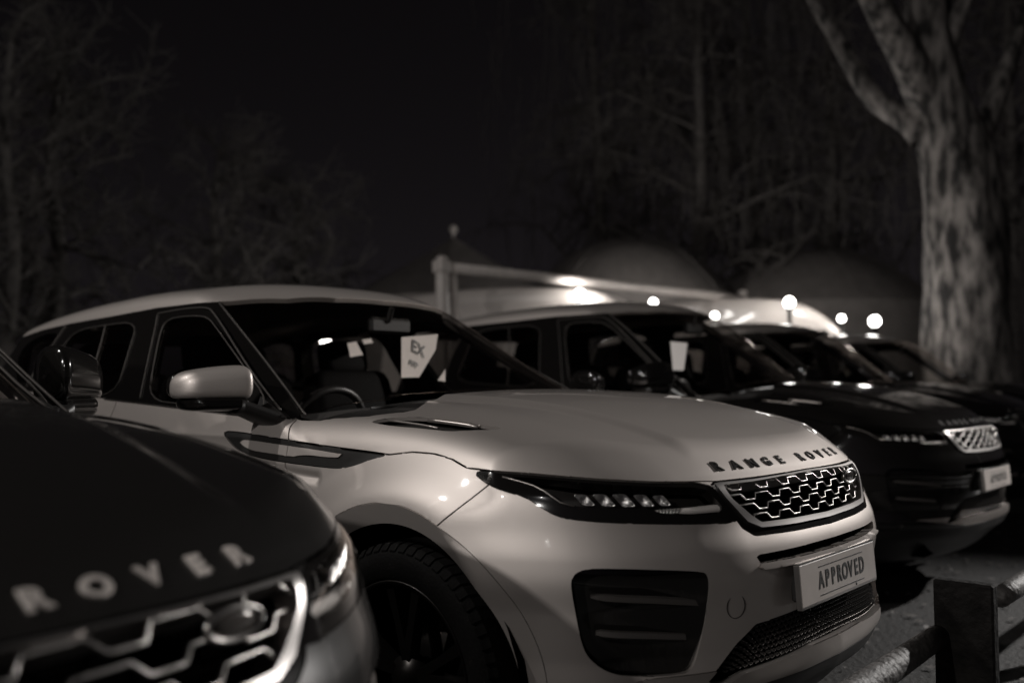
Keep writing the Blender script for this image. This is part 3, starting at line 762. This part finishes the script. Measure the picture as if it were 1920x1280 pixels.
                h = MB().lathe([(0, sd*.094), (.03, sd*.093), (.034, sd*.088), (.062, sd*.082), (.066, sd*.05)], 'y', 32); h.build('hub', ALLOY, wroot)
                MB().lathe([(.04, -sd*.0), (.17, sd*.0), (.175, -sd*.02), (.04, -sd*.025)], 'y', 40).build('brake_disc', mat('brake_steel', .03, .5, metal=1), wroot)
    def mirrors(s):
        for sd in (-1, 1):
            root = bpy.data.objects.new('mirror', None); link(root, s.root)
            def shell(prof, y0, y1):
                V = []; n = 24; m = 26
                for i in range(m+1):
                    t = .5-.5*math.cos(math.pi*i/m); y = y0+(y1-y0)*t
                    fw = prof(t)
                    for j in range(n):
                        a = 2*math.pi*j/n; ca, sa = math.cos(a), math.sin(a); e = 3.0
                        q = (abs(ca)**e+abs(sa)**e)**(-1/e); V.append((fw[0]+fw[2]*q*ca, sd*y, fw[1]+fw[3]*q*sa))
                Fc = [(i*n+j, i*n+(j+1) % n, (i+1)*n+(j+1) % n, (i+1)*n+j) for i in range(m) for j in range(n)]+[tuple(range(n)), tuple(m*n+j for j in range(n))]
                return V, Fc
            def rnd(t, w0, w1):
                f = lambda u: max(0., 1-max(0., min(1., u))**2.4)**(1/2.4)
                return max(.01, f((w0-t)/w0) if t < w0 else (f((t-1+w1)/w1) if t > 1-w1 else 1))
            # painted cap: deep and tall inboard, tapering outboard
            def prof(t):
                k = rnd(t, .16, .24); return (-.695-.085*t, 1.176-.014*t*t, .085*k*(1-.25*t), .062*k*(1-.24*t*t))
            V, Fc = shell(prof, .922, 1.128)
            V = [(x, y, max(z, 1.132+(z-1.132)*.12) if z < 1.132 else z) for x, y, z in V]
            o = s.put('mirror_cap', V, Fc, s.paint if sd < 0 else GLOSS, root)  # far-side cap black, not body paint: its shade put into the colour
            def prof2(t): k = rnd(t, .15, .2); return (-.70-.075*t, 1.113, .075*k, .024*k)
            V, Fc = shell(prof2, .93, 1.10); s.put('mirror_base', V, Fc, GLOSS, root)
            V, Fc = shell(lambda t: (-.66-.02*t, 1.055+.05*t, .085-.03*t, .028-.004*t), .84, .965); s.put('mirror_arm', V, Fc, SATIN, root)
            V, Fc = shell(lambda t: (-.765-.075*t, 1.170, .022*rnd(t, .1, .1), .050*(1-.25*t)*rnd(t, .1, .15)), .93, 1.115); s.put('mirror_glass', V, Fc, GLOSS, root)
# ------------------------------------------------------------------ cars in the row
def at(px, py, dep): return CAMP+dep*(FWD+RGT*(px-960)/FPX-UPV*(py-640)/FPX)
def copy_tree(o, parent=None):
    c = o.copy(); COL.objects.link(c); c.parent = parent
    for ch in o.children: copy_tree(ch, c)
    return c
def repaint(root, old, new):
    for o in root.children_recursive:
        if o.type == 'MESH' and o.data.materials and o.data.materials[0] is old:
            o.material_slots[0].link = 'OBJECT'; o.material_slots[0].material = new
G = 'cars parked side by side in a row'
# ------------------------------------------------------------------ ground
gm = mat('worn_asphalt', .008, .75, noise=.55, nscale=5, bump=.5, bscale=45)
xs = np.concatenate([np.linspace(-150, -12, 14), np.linspace(-10, 10, 81), np.linspace(12, 150, 14)])
V = []; Fc = []
for x in xs:
    for y in xs:
        d = math.hypot(x, y); V.append((x, y, (.012*math.sin(2.1*x+.7*y)+.01*math.sin(1.3*y-2.4*x+1)-.025) if d < 12 else -.03))
n = len(xs); Fc = [(i*n+j, (i+1)*n+j, (i+1)*n+j+1, i*n+j+1) for i in range(n-1) for j in range(n-1)]
o = mk('ground', V, Fc, gm); o['kind'] = 'structure'
# ------------------------------------------------------------------ the cars
main = Car(PAINT_LIGHT, PAINT_LIGHT).root
tag(main, 'light silver car with bonnet lettering and an approved plate, in the middle', 'car', G)
tall = copy_tree(main); done = {}
for o in tall.children_recursive:            # the other cars are a taller model: same nose, higher cabin
    if o.type != 'MESH': continue
    me = o.data
    if me.name not in done:
        co = np.empty(len(me.vertices)*3); me.vertices.foreach_get('co', co); co = co.reshape(-1, 3); new = me
        if o.parent.name.split('.')[0] != 'wheel' and co[:, 2].max() > 1.0:
            new = me.copy(); co[:, 2] += .15*sst((co[:, 2]-1.0)/.5); new.vertices.foreach_set('co', co.ravel()); new.update()
        done[me.name] = new
    o.data = done[me.name]
repaint(tall, PAINT_LIGHT, PAINT_DARK)
left = tall; left.location = (.12, -2.36, -.02); left.rotation_euler = (0, 0, R(8.4))
for o in left.children_recursive:
    if o.type == 'MESH' and o.material_slots[0].material is PAINT_DARK: o.material_slots[0].material = PAINT_GREY
tag(left, 'dark car nearest the camera, cut off by the left edge', 'car', G)
for o in left.children_recursive:
    if o.type == 'MESH' and o.data.materials[0] is LETTER: o.material_slots[0].link = 'OBJECT'; o.material_slots[0].material = LETTERS
lg = [o for o in left.children if o.name.startswith('grille')][0]
c2 = copy_tree(tall); c2.location = (-.385, 3.185, 0); c2.rotation_euler = (0, 0, R(-.2))
tag(c2, 'black car with a pale number plate, right behind the silver car', 'car', G)
c3 = copy_tree(tall); c3.location = (-.75, 6.15, 0); c3.rotation_euler = (0, 0, R(.4))
tag(c3, 'third black car along, its nose cut off by the right edge', 'car', G)
c4 = copy_tree(tall); c4.location = (-.9, 9.05, 0); c4.rotation_euler = (0, 0, R(-.5))
tag(c4, 'farthest black car, in front of the thick tree trunk', 'car', G)
for c in (c2, c3, c4): 
    for o in c.children_recursive:
        if o.type == 'MESH' and o.material_slots[0].material is PAINT_GREY: o.material_slots[0].material = PAINT_DARK
        if o.type == 'MESH' and o.name.startswith('letter'): o.material_slots[0].material = LETTER
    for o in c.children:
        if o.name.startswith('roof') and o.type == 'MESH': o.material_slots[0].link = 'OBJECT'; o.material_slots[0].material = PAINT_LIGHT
for o in [o for o in lg.children if o.name.startswith('grille_bar')]: bpy.data.objects.remove(o)
for k in range(3): grille_bar(lg, .889-.036*k, .165, .30*k+.2, .0095, .0036)      # the nearest car has a coarser grille
done = {}
for o in left.children:                      # the nearest car's cabin sits farther forward
    if o.type != 'MESH' or not o.data or o.name.split('.')[0] in ('hood', 'fender', 'door'): continue
    me = o.data; co = np.empty(len(me.vertices)*3); me.vertices.foreach_get('co', co); co = co.reshape(-1, 3)
    if co[:, 2].max() > 1.08 and co[:, 0].min() < -.3:
        me = me.copy(); co[:, 0] += .17*sst((.1-co[:, 0])/.5)*sst((co[:, 2]-1.0)/.12); me.vertices.foreach_set('co', co.ravel()); me.update(); o.data = me
# cards lying or hanging inside the windscreens
def card(name, pts, m, label, cat, text=None, thick=.002):
    P = np.array(pts); n = np.cross(P[1]-P[0], P[-1]-P[0]); n /= np.linalg.norm(n); k = len(P)
    V = np.concatenate([P, P+n*thick]); Fc = [tuple(range(k)), tuple(range(2*k-1, k-1, -1))]+[(i, k+i, k+(i+1) % k, (i+1) % k) for i in range(k)]
    o = mk(name, V, Fc, m, None, False); tag(o, label, cat)
    return o, P, n
def on_plane(px, py, p0, n):
    v = FWD+RGT*(px-960)/FPX-UPV*(py-640)/FPX; t = ((p0-CAMP)@n)/(v@n); return CAMP+v*t
pn = np.array([.93, .10, .30]); pn /= np.linalg.norm(pn); p0 = np.array([-.98, .30, 1.25])
o, P_, n_ = card('price_card', [on_plane(*q, p0, pn) for q in ((753, 632), (790, 629), (821, 626), (817, 655), (786, 707), (753, 708))], PAPER, 'tall white price card with dark print behind the silver car\'s windscreen', 'card')
ex = RGT; 
for txt, px, py, sz in (('EX', 783, 655, .085), ('APP', 774, 683, .04)):
    V, Fc = text_mesh(txt, sz, 0, .001); rt = RGT-pn*(RGT@pn); rt /= np.linalg.norm(rt); up = np.cross(pn, rt)
    c = on_plane(px, py, p0, pn)+pn*.004; mk('printed_text', c+np.outer(V[:, 0]*.8, rt)+np.outer(V[:, 1], up), Fc, INK, o, False)
card('price_card', [on_plane(*q, p0, pn) for q in ((835, 692), (835, 715), (821, 713))], PAPER, 'small white corner of a card low behind the silver car\'s windscreen', 'card')
p1 = np.array([-1.35, -.1, 1.3])
card('paper_note', [on_plane(*q, p1, pn) for q in ((651, 643), (668, 640), (681, 665), (657, 669))], PAPER, 'lower of two small paper notes between the silver car\'s seats', 'paper')
card('paper_note', [on_plane(*q, p1, pn) for q in ((672, 626), (690, 622), (700, 643), (683, 645))], PAPER, 'upper of two small paper notes between the silver car\'s seats', 'paper')
q0 = np.array([-1.1, 3.0, 1.35])
card('price_card', [on_plane(*q, q0, pn) for q in ((1257, 640), (1289, 643), (1282, 694), (1262, 694))], PAPER2, 'white card in the windscreen of the black car behind', 'card')
# ------------------------------------------------------------------ timber rail in front of the cars
WOOD = mat('weathered_timber', .05, .6, noise=.5, nscale=30, bump=.6, bscale=40)
WOODD = mat('dark_timber', .010, .8, spec=.08, noise=.5, nscale=18, bump=.5, bscale=50)
def rail(y0, y1, label):
    pts = [(1.105+.004*math.sin(9*t), y0+(y1-y0)*t, .435+.003*math.sin(14*t)) for t in np.linspace(0, 1, 24)]
    b = MB().tube(pts, [.034+.002*math.sin(17*t) for t in np.linspace(0, 1, 24)], 14); o = b.build('timber_rail', WOOD); tag(o, label, 'rail', 'round timber rails in front of the cars'); return o
rail(-3.6, .205, 'round timber rail in front of the silver car\'s bumper'); rail(.86, 4.2, 'round timber rail beyond the dark post at the right edge')
b = MB().box((1.175, .230, .25), (.08, .025, .35), bev=.006); o = b.build('timber_post', WOODD, None, False); tag(o, 'upright dark timber board between the two rail ends', 'post')
for y in (-.9, 2.0, -2.6):
    b = MB().tube([(1.105, y, -.2), (1.105, y, .40)], .05, 12); o = b.build('rail_post', WOOD); tag(o, {-.9: 'short round post under the nearer rail', 2.0: 'short round post under the farther rail', -2.6: 'round post at the far left of the nearer rail'}[y], 'post')
lm = mat('dead_leaf', .11, .7, noise=.4, nscale=30)
lv = MB()
for i in range(900):
    x = rng.uniform(-.2, 2.6); y = rng.uniform(-1.5, 6.5); sz = rng.uniform(.012, .03); a = rng.uniform(0, 6.3); h = rng.uniform(0, .012)
    c = np.array([x, y, .006+.012*math.sin(2.1*x+.7*y)+.01*math.sin(1.3*y-2.4*x+1)-.025+.008]); e = np.array([math.cos(a), math.sin(a), 0])*sz; f = np.array([-math.sin(a), math.cos(a), 0])*sz*.6
    lv.add([c-e, c+f+[0, 0, h], c+e, c-f+[0, 0, h*.5]], [(0, 1, 2), (0, 2, 3)])
o = lv.build('fallen_leaves', lm, None, False); tag(o, 'scatter of small dead leaves on the ground by the rails', 'leaves', kind='stuff')
# ------------------------------------------------------------------ height barrier
PIPE = mat('pale_painted_steel', .45, .45, noise=.1, nscale=8)
pb = at(829, 640, 10.7); hb = empty('height_barrier', (pb[0], pb[1], 0)); tag(hb, 'pale steel height barrier with a post and long crossbar', 'barrier')
be = at(1080, 522, 12.3); dirv = np.array([be[0]-pb[0], be[1]-pb[1]]); dirv = dirv/np.linalg.norm(dirv)
zt = at(829, 478, 10.7)[2]
MB().tube([(0, 0, -.3), (0, 0, zt-.06), (0, 0, zt-.02), (0, 0, zt)], [.075, .075, .06, .03], 16).build('post', PIPE, hb)
MB().tube([(0, 0, zt-.13), tuple(dirv*6.2)+(zt-.13,)], .062, 14).build('crossbar', PIPE, hb)
MB().tube([tuple(dirv*6.2)+(-.3,), tuple(dirv*6.2)+(zt,)], .075, 16).build('post', PIPE, hb)
MB().tube([tuple(dirv*.35-dirv[::-1]*np.array([1, -1])*0)+(-.3,), tuple(dirv*.16)+(zt-.2,)], .05, 12).build('stay', PIPE, hb)
MB().box((0, 0, zt-.13), (.082, .082, .07), bev=.01).build('bracket', PIPE, hb, False)
# ------------------------------------------------------------------ pale vans standing behind the row
VANP = mat('white_van_paint', .45, .3, coat=1)
def van(px, dep, rz, label):
    c = at(px, 640, dep); root = empty('parked_van', (c[0], c[1], 0), rz); tag(root, label, 'van', 'pale vans behind the row of cars')
    prof = [(2.55, .35), (2.6, .75), (2.5, 1.05), (1.75, 1.35), (1.15, 2.05), (.8, 2.35), (.2, 2.48), (-1.2, 2.52), (-2.3, 2.44), (-2.5, 2.2), (-2.55, .4)]
    pr = chaikin(prof, 2); V = []; ring = len(pr); st = [(-.98, .90), (-1.0, .975), (-.9, 1.0), (0, 1.012), (.9, 1.0), (1.0, .975), (.98, .90)]
    for yy, sc in st:
        for x, z in pr: V.append((x*(.985+.015*sc), yy*(1-.10*max(0, (z-1.2)/1.3)), .35+(z-.35)*sc if z > .5 else z))
    Fc = [(i*ring+j, (i+1)*ring+j, (i+1)*ring+(j+1) % ring, i*ring+(j+1) % ring) for i in range(len(st)-1) for j in range(ring)]+[tuple(range(ring)), tuple((len(st)-1)*ring+j for j in range(ring))[::-1]]
    mk('body', V, Fc, VANP, root)
    for sy in (-1, 1):
        W_ = [(1.55, 1.40), (1.05, 1.95), (.45, 1.98), (.45, 1.40)]
        V = [(x, sy*(1.012-.10*max(0, (z-1.2)/1.3)+o_), z) for o_ in (.0, -.03) for x, z in W_]; mk('window', V, [(0, 1, 2, 3), (7, 6, 5, 4)]+[(i, (i+1) % 4, 4+(i+1) % 4, 4+i) for i in range(4)], GLOSS, root, False)
        for x in (1.65, -1.6):
            w = MB().lathe([(.0, sy*.03), (.2, sy*.03), (.22, 0), (.33, sy*.02), (.34, -sy*.1), (.3, -sy*.2)], 'y', 28, (x, sy*.96, .34)).build('wheel', RUBBER, root)
    ws = [(1.72, -.80, 1.40), (1.72, .80, 1.40), (1.16, .74, 2.05), (1.16, -.74, 2.05)]
    V = [np.array(p)+np.array([.045, 0, .04])*k for k in (1, .2) for p in ws]; mk('windscreen', V, [(0, 1, 2, 3), (7, 6, 5, 4)]+[(i, (i+1) % 4, 4+(i+1) % 4, 4+i) for i in range(4)], GLOSS, root, False)
    return root
van(1075, 13.2, R(20), 'pale van behind the silver car\'s windscreen, beside the height barrier'); van(1430, 15.0, R(18), 'pale van farther right, left of the tree trunk')
# ------------------------------------------------------------------ lit lamps
def lantern(px, py, dep, power, r, label, post=True):
    c = at(px, py, dep); root = empty('lamp_post', (c[0], c[1], 0)); tag(root, label, 'lamp', 'lit lamps behind the row of cars')
    MB().tube([(0, 0, -.2), (0, 0, c[2]-r*1.3)], .03, 10).build('post', SATIN, root)
    MB().lathe([(.001, -r*1.35), (r*.7, -r*1.3), (r*.8, -r*.95)], 'z', 16, (0, 0, c[2])).build('collar', SATIN, root)
    V = []; m = MB().lathe([(.001, -r), (r*.5, -r*.87), (r*.87, -r*.5), (r, 0), (r*.87, r*.5), (r*.5, r*.87), (.001, r)], 'z', 20, (0, 0, c[2]))
    m.build('globe', mat('lit_globe', .8, .4, emit=60), root)
    L = bpy.data.lights.new('lamp_glow', 'POINT'); L.energy = power; L.shadow_soft_size = r*1.05; L.color = (1, .96, .92)
    lo = bpy.data.objects.new('lamp_glow', L); link(lo, root); lo.location = (0, 0, c[2]+r*1.5)
    return root
lantern(1087, 553, 12.0, 7, .075, 'leftmost bright lamp, in front of the nearer van'); lantern(1480, 567, 13.4, 13.2, .075, 'highest bright lamp, above the black cars\' roofs')
lantern(1640, 602, 13.0, 19.8, .075, 'rightmost bright lamp, beside the thick tree trunk'); lantern(1225, 567, 12.2, 3.3, .05, 'small lamp to the right of the leftmost bright lamp')
lantern(1340, 592, 13, 3.3, .05, 'small lamp midway between the bright lamps'); lantern(1578, 597, 13.5, 3.3, .05, 'small lamp just left of the rightmost bright lamp')
lantern(1250, 655, 19.5, 420, .09, 'added lamp hidden behind the vans, lighting the domed tents')  # added out of sight to brighten the domes and twigs
lantern(610, 640, 19, 28, .09, 'added lamp hidden behind the silver car, lighting the peaked tent')  # added unseen source for the peaked tent's left slope and nearby trees
# car-park lamps that light the row; they stand outside the picture
def street_lamp(x, y, h, power, label, aim, cone=None):
    root = empty('street_lamp', (x, y, 0)); tag(root, label, 'street lamp')
    MB().tube([(0, 0, -.3), (0, 0, 1), (0, 0, h-.1)], [.08, .06, .045], 14).build('pole', PIPE, root)
    dv = np.array([aim[0]-x, aim[1]-y, aim[2]-h]); dv = dv/np.linalg.norm(dv); q = Vector(dv).to_track_quat('-Z', 'Y')
    MB().tube([(0, 0, h-.12), (dv[0]*.15, dv[1]*.15, h), (dv[0]*.35, dv[1]*.35, h+.02)], .035, 10).build('arm', PIPE, root)
    hc = np.array([dv[0]*.4, dv[1]*.4, h+.02]); M = np.array(q.to_matrix())
    pl = lambda b: (np.array(b.v) @ M.T+hc, b.f)
    mk('head', *pl(MB().lathe([(.02, .14), (.12, .12), (.17, .02), (.16, .0)], 'z', 24)), SATIN, root)
    mk('lens', *pl(MB().lathe([(.001, -.002), (.10, -.001), (.155, .004)], 'z', 24)), mat('lit_lens', .8, .4, emit=25), root)
    L = bpy.data.lights.new('lamp_light', 'SPOT' if cone else 'POINT'); L.energy = power; L.shadow_soft_size = .09; L.color = (1, .965, .935); 
    if cone: L.spot_size = R(cone); L.spot_blend = .6
    lo = bpy.data.objects.new('lamp_light', L); link(lo, root); lo.location = hc+dv*.18; lo.rotation_euler = q.to_euler()
    return root
street_lamp(4.4, -8.8, 3.6, 60, 'flood lamp on a post out in front of the cars, to the left', (0, -.5, .6), 60)
street_lamp(4.2, 10.8, 5.0, 3700, 'flood lamp on a post at the right end of the row', (1.2, -2, .3), 50)
street_lamp(-4.5, -6.4, 7.2, 720, 'flood lamp on a tall post beyond the left end of the row', (-.3, -.5, .8), 0)
street_lamp(.9, -8.9, 4.1, 560, 'flood lamp on a tall post level with the cars, far to the left', (-.3, -.5, .8), 70)
# ------------------------------------------------------------------ marquees behind
TENT = mat('tent_canvas', .2, .8, noise=.15, nscale=3)
def marquee(px, py, dep, half_px, drop_px, power, label, finial):
    top = at(px, py, dep); hw = half_px/FPX*dep; base = top[2]-drop_px/FPX*dep; root = empty('marquee_tent', (top[0], top[1], 0), YAW); tag(root, label, 'tent', 'large tents in the background')
    n = 40; prof = [(max(1-t, 0)**1 if False else t*hw, top[2]-(top[2]-base)*(t**power)) for t in np.linspace(.001, 1, 14)]
    b = MB().lathe(prof, 'z', n); b.build('roof_canvas', TENT, root)
    MB().lathe([(hw*.99, base+.01), (hw*.985, -.1)], 'z', n).build('wall_canvas', TENT, root)
    if finial: MB().lathe([(.03, -.1), (.03, .1), (.12, .2), (.12, .3), (.001, .38)], 'z', 14, (0, 0, top[2])).build('finial', PIPE, root)
    for k in range(8):
        a = 2*math.pi*k/8; MB().tube([(r*math.cos(a), r*math.sin(a), z+.005) for r, z in prof], .014, 6).build('roof_seam', TENT, root)
marquee(850, 446, 26, 215, 125, .95, 'peaked tent with a small finial, left of the height barrier', True)
marquee(1180, 449, 27, 190, 110, 2.3, 'domed tent above the nearer van', False)
marquee(1530, 470, 29, 220, 110, 2.0, 'dim domed tent left of the tree trunk', False)
# ------------------------------------------------------------------ trees
BARK = mat('bark', .13, .85, noise=.9, nscale=5.5, bump=1, bscale=5)
for n_ in BARK.node_tree.nodes:
    if n_.type == 'TEX_NOISE':
        mp = BARK.node_tree.nodes.new('ShaderNodeMapping'); mp.inputs['Scale'].default_value = (1.5, 1.5, .5); tcn = [q for q in BARK.node_tree.nodes if q.type == 'TEX_COORD'][0]
        BARK.node_tree.links.new(tcn.outputs['Object'], mp.inputs[0]); BARK.node_tree.links.new(mp.outputs[0], n_.inputs['Vector'])
BARK2 = mat('twig_bark', .17, .85, noise=.4, nscale=5)
for n_ in BARK.node_tree.nodes:
    if n_.type == 'VALTORGB': n_.color_ramp.elements[0].position = .38; n_.color_ramp.elements[1].position = .66
BARK3 = mat('dark_twig_bark', .09, .85, noise=.4, nscale=5)
def bark_tube(b, pts, rad, n=16, rough=.08):
    pts = np.array(pts, float); m = len(pts); T = np.gradient(pts, axis=0); T /= np.linalg.norm(T, axis=1)[:, None]; A = np.array([1., 0, 0]); V = []
    for i in range(m):
        A = A-T[i]*(A@T[i]); A /= np.linalg.norm(A); B = np.cross(T[i], A)
        for k in range(n):
            t = 2*math.pi*k/n; rr = rad[i]*(1+rough*math.sin(5*t+pts[i][2]*1.7)+rough*.7*math.sin(9*t-pts[i][2]*2.9+1)); V.append(pts[i]+rr*(A*math.cos(t)+B*math.sin(t)))
    b.add(V, [(i*n+k, i*n+(k+1) % n, (i+1)*n+(k+1) % n, (i+1)*n+k) for i in range(m-1) for k in range(n)])
def smooth3(p, n=24):
    p = np.array(p, float); t = np.linspace(0, len(p)-1, n); k = np.clip(t.astype(int), 0, len(p)-2); u = t-k; pm = p[np.maximum(k-1, 0)]; pa = p[k]; pb_ = p[k+1]; pn_ = p[np.minimum(k+2, len(p)-1)]
    u = u[:, None]; return .5*(2*pa+(pb_-pm)*u+(2*pm-5*pa+4*pb_-pn_)*u**2+(3*pa-pm-3*pb_+pn_)*u**3)
D = 14.0
tb = at(1812, 640, D); tr = empty('broad_tree', (0, 0, 0)); tag(tr, 'thick trunked bare tree with forking limbs at the right', 'tree')
b = MB(); P_ = smooth3([at(1822, 1000, D)*[1, 1, 0]+[0, 0, -.3], at(1815, 760, D), at(1812, 600, D), at(1808, 430, D), at(1795, 310, D), at(1768, 210, D), at(1745, 100, D), at(1740, -20, D), at(1752, -220, D)], 40)
rad = np.interp(np.linspace(0, 1, 40), [0, .15, .4, .55, .66, .8, 1], [.75, .62, .56, .48, .40, .33, .26]); bark_tube(b, P_, rad, 32, .05); b.build('trunk', BARK, tr)
limbs = [([(1735, 260), (1700, 225), (1640, 185), (1590, 110), (1560, 60), (1500, -40)], .22, .07), ([(1745, 200), (1705, 120), (1660, 40), (1610, -60), (1560, -180)], .30, .12), ([(1800, 330), (1850, 230), (1890, 120), (1930, 0)], .22, .08), ([(1765, 120), (1800, 20), (1850, -80)], .16, .07)]
for i, (L_, r0, r1) in enumerate(limbs):
    b = MB(); P_ = smooth3([at(x, y, D-.25*j*(1 if i % 2 else -1)) for j, (x, y) in enumerate(L_)], 22); bark_tube(b, P_, np.linspace(r0, r1, 22), 12, .07); b.build('limb', BARK, tr)
_TRI = [(math.cos(a), math.sin(a)) for a in (0, 2.094, 4.189)]
def thin(b, pts, r):
    d = pts[-1]-pts[0]; A = np.cross(d, (.3, .5, .8)); A /= np.linalg.norm(A)+1e-9; B = np.cross(d, A); B /= np.linalg.norm(B)+1e-9
    k = len(b.v); n = len(pts)
    for i, p in enumerate(pts):
        q = r*(1-.55*i/(n-1))
        for c, s_ in _TRI: b.v.append(p+(A*c+B*s_)*q)
    b.f += [(k+i*3+j, k+i*3+(j+1) % 3, k+i*3+3+(j+1) % 3, k+i*3+3+j) for i in range(n-1) for j in range(3)]
def twigs(b, p, d, L, r, depth, droop, r_):
    n = 5; pts = [p]; d = d/np.linalg.norm(d)
    for i in range(n):
        d = d+r_.normal(size=3)*.18+np.array([0, 0, -droop*(1 if depth < 2 else .3)]); d /= np.linalg.norm(d); pts.append(pts[-1]+d*L/n)
    thin(b, pts, r)
    if depth == 0: return
    for i in range(1, n+1):
        for _ in range(1 if depth > 1 else 2):
            q = d*.5+r_.normal(size=3)*.7; twigs(b, pts[i], q, L*r_.uniform(.42, .7), r*.5, depth-1, droop, r_)
def bare_tree(px, dep, h, spread, seed, droop, label, lean=0, r=.16, depth=3, bark=None):
    bark = bark or BARK2
    r_ = np.random.default_rng(seed); c = at(px, 640, dep); root = empty('bare_tree', (c[0], c[1], 0)); tag(root, label, 'tree', 'bare trees in the background')
    pts = smooth3([(0, 0, -.3), (.05, 0, h*.25), (lean*.4, .1, h*.5), (lean*.7, -.1, h*.75), (lean, 0, h)], 16); b = MB(); b.tube(pts, np.linspace(r, r*.35, 16), 10); b.build('trunk', bark, root)
    b = MB()
    for i in range(4, 16):
        for k in range(2):
            a = r_.uniform(0, 6.3); dd = np.array([math.cos(a), math.sin(a), r_.uniform(.3, 1.0)]); twigs(b, pts[i], dd, spread*r_.uniform(.5, 1)*(1.15-.5*i/16), r*.45*(1-.5*i/16), depth-1, droop, r_)
    if droop > .05:
        for i in range(190):
            j = r_.integers(6, 16); a = r_.uniform(0, 6.3); q = np.array(pts[j])+np.array([math.cos(a), math.sin(a), 0])*r_.uniform(.3, spread*.95)+[0, 0, r_.uniform(0, 1.2)]; L = r_.uniform(.12, .36)*h; st = [q]
            for k in range(8): q = q+np.array([r_.normal()*.09, r_.normal()*.09, -L/8]); st.append(q)
            thin(b, st, r_.uniform(.010, .028))
    b.build('crown', bark, root)
bare_tree(1310, 31, 16, 4.6, 3, .10, 'bare tree with drooping twigs right of the picture centre', .3, .3)
bare_tree(1130, 34, 17, 4.6, 5, .10, 'bare tree left of the drooping one, high over the domed tent', -.3, .3)
bare_tree(1560, 32, 15, 4.6, 8, .14, 'bare twiggy tree just left of the thick trunk', .2, .3)
bare_tree(1420, 36, 18, 5.0, 11, .08, 'bare tree between the drooping one and the thick trunk', -.2, .3)
bare_tree(1900, 30, 15, 4.4, 15, .08, 'bare tree at the far right behind the thick trunk', .2, .3)
bare_tree(90, 17, 7.0, 2.4, 21, .0, 'faint forked tree at the far left', .4, .2, bark=BARK3)
bare_tree(10, 15, 7.0, 1.8, 22, .0, 'dim slender tree at the left edge', .1, .14, bark=BARK3)
bare_tree(400, 21, 6.5, 2.4, 25, .02, 'faint bare tree above the silver car\'s roof', .2, bark=BARK3)
bare_tree(560, 24, 6.0, 2.6, 27, .02, 'faint bushy tree left of the peaked tent', 0, .2, bark=BARK3)
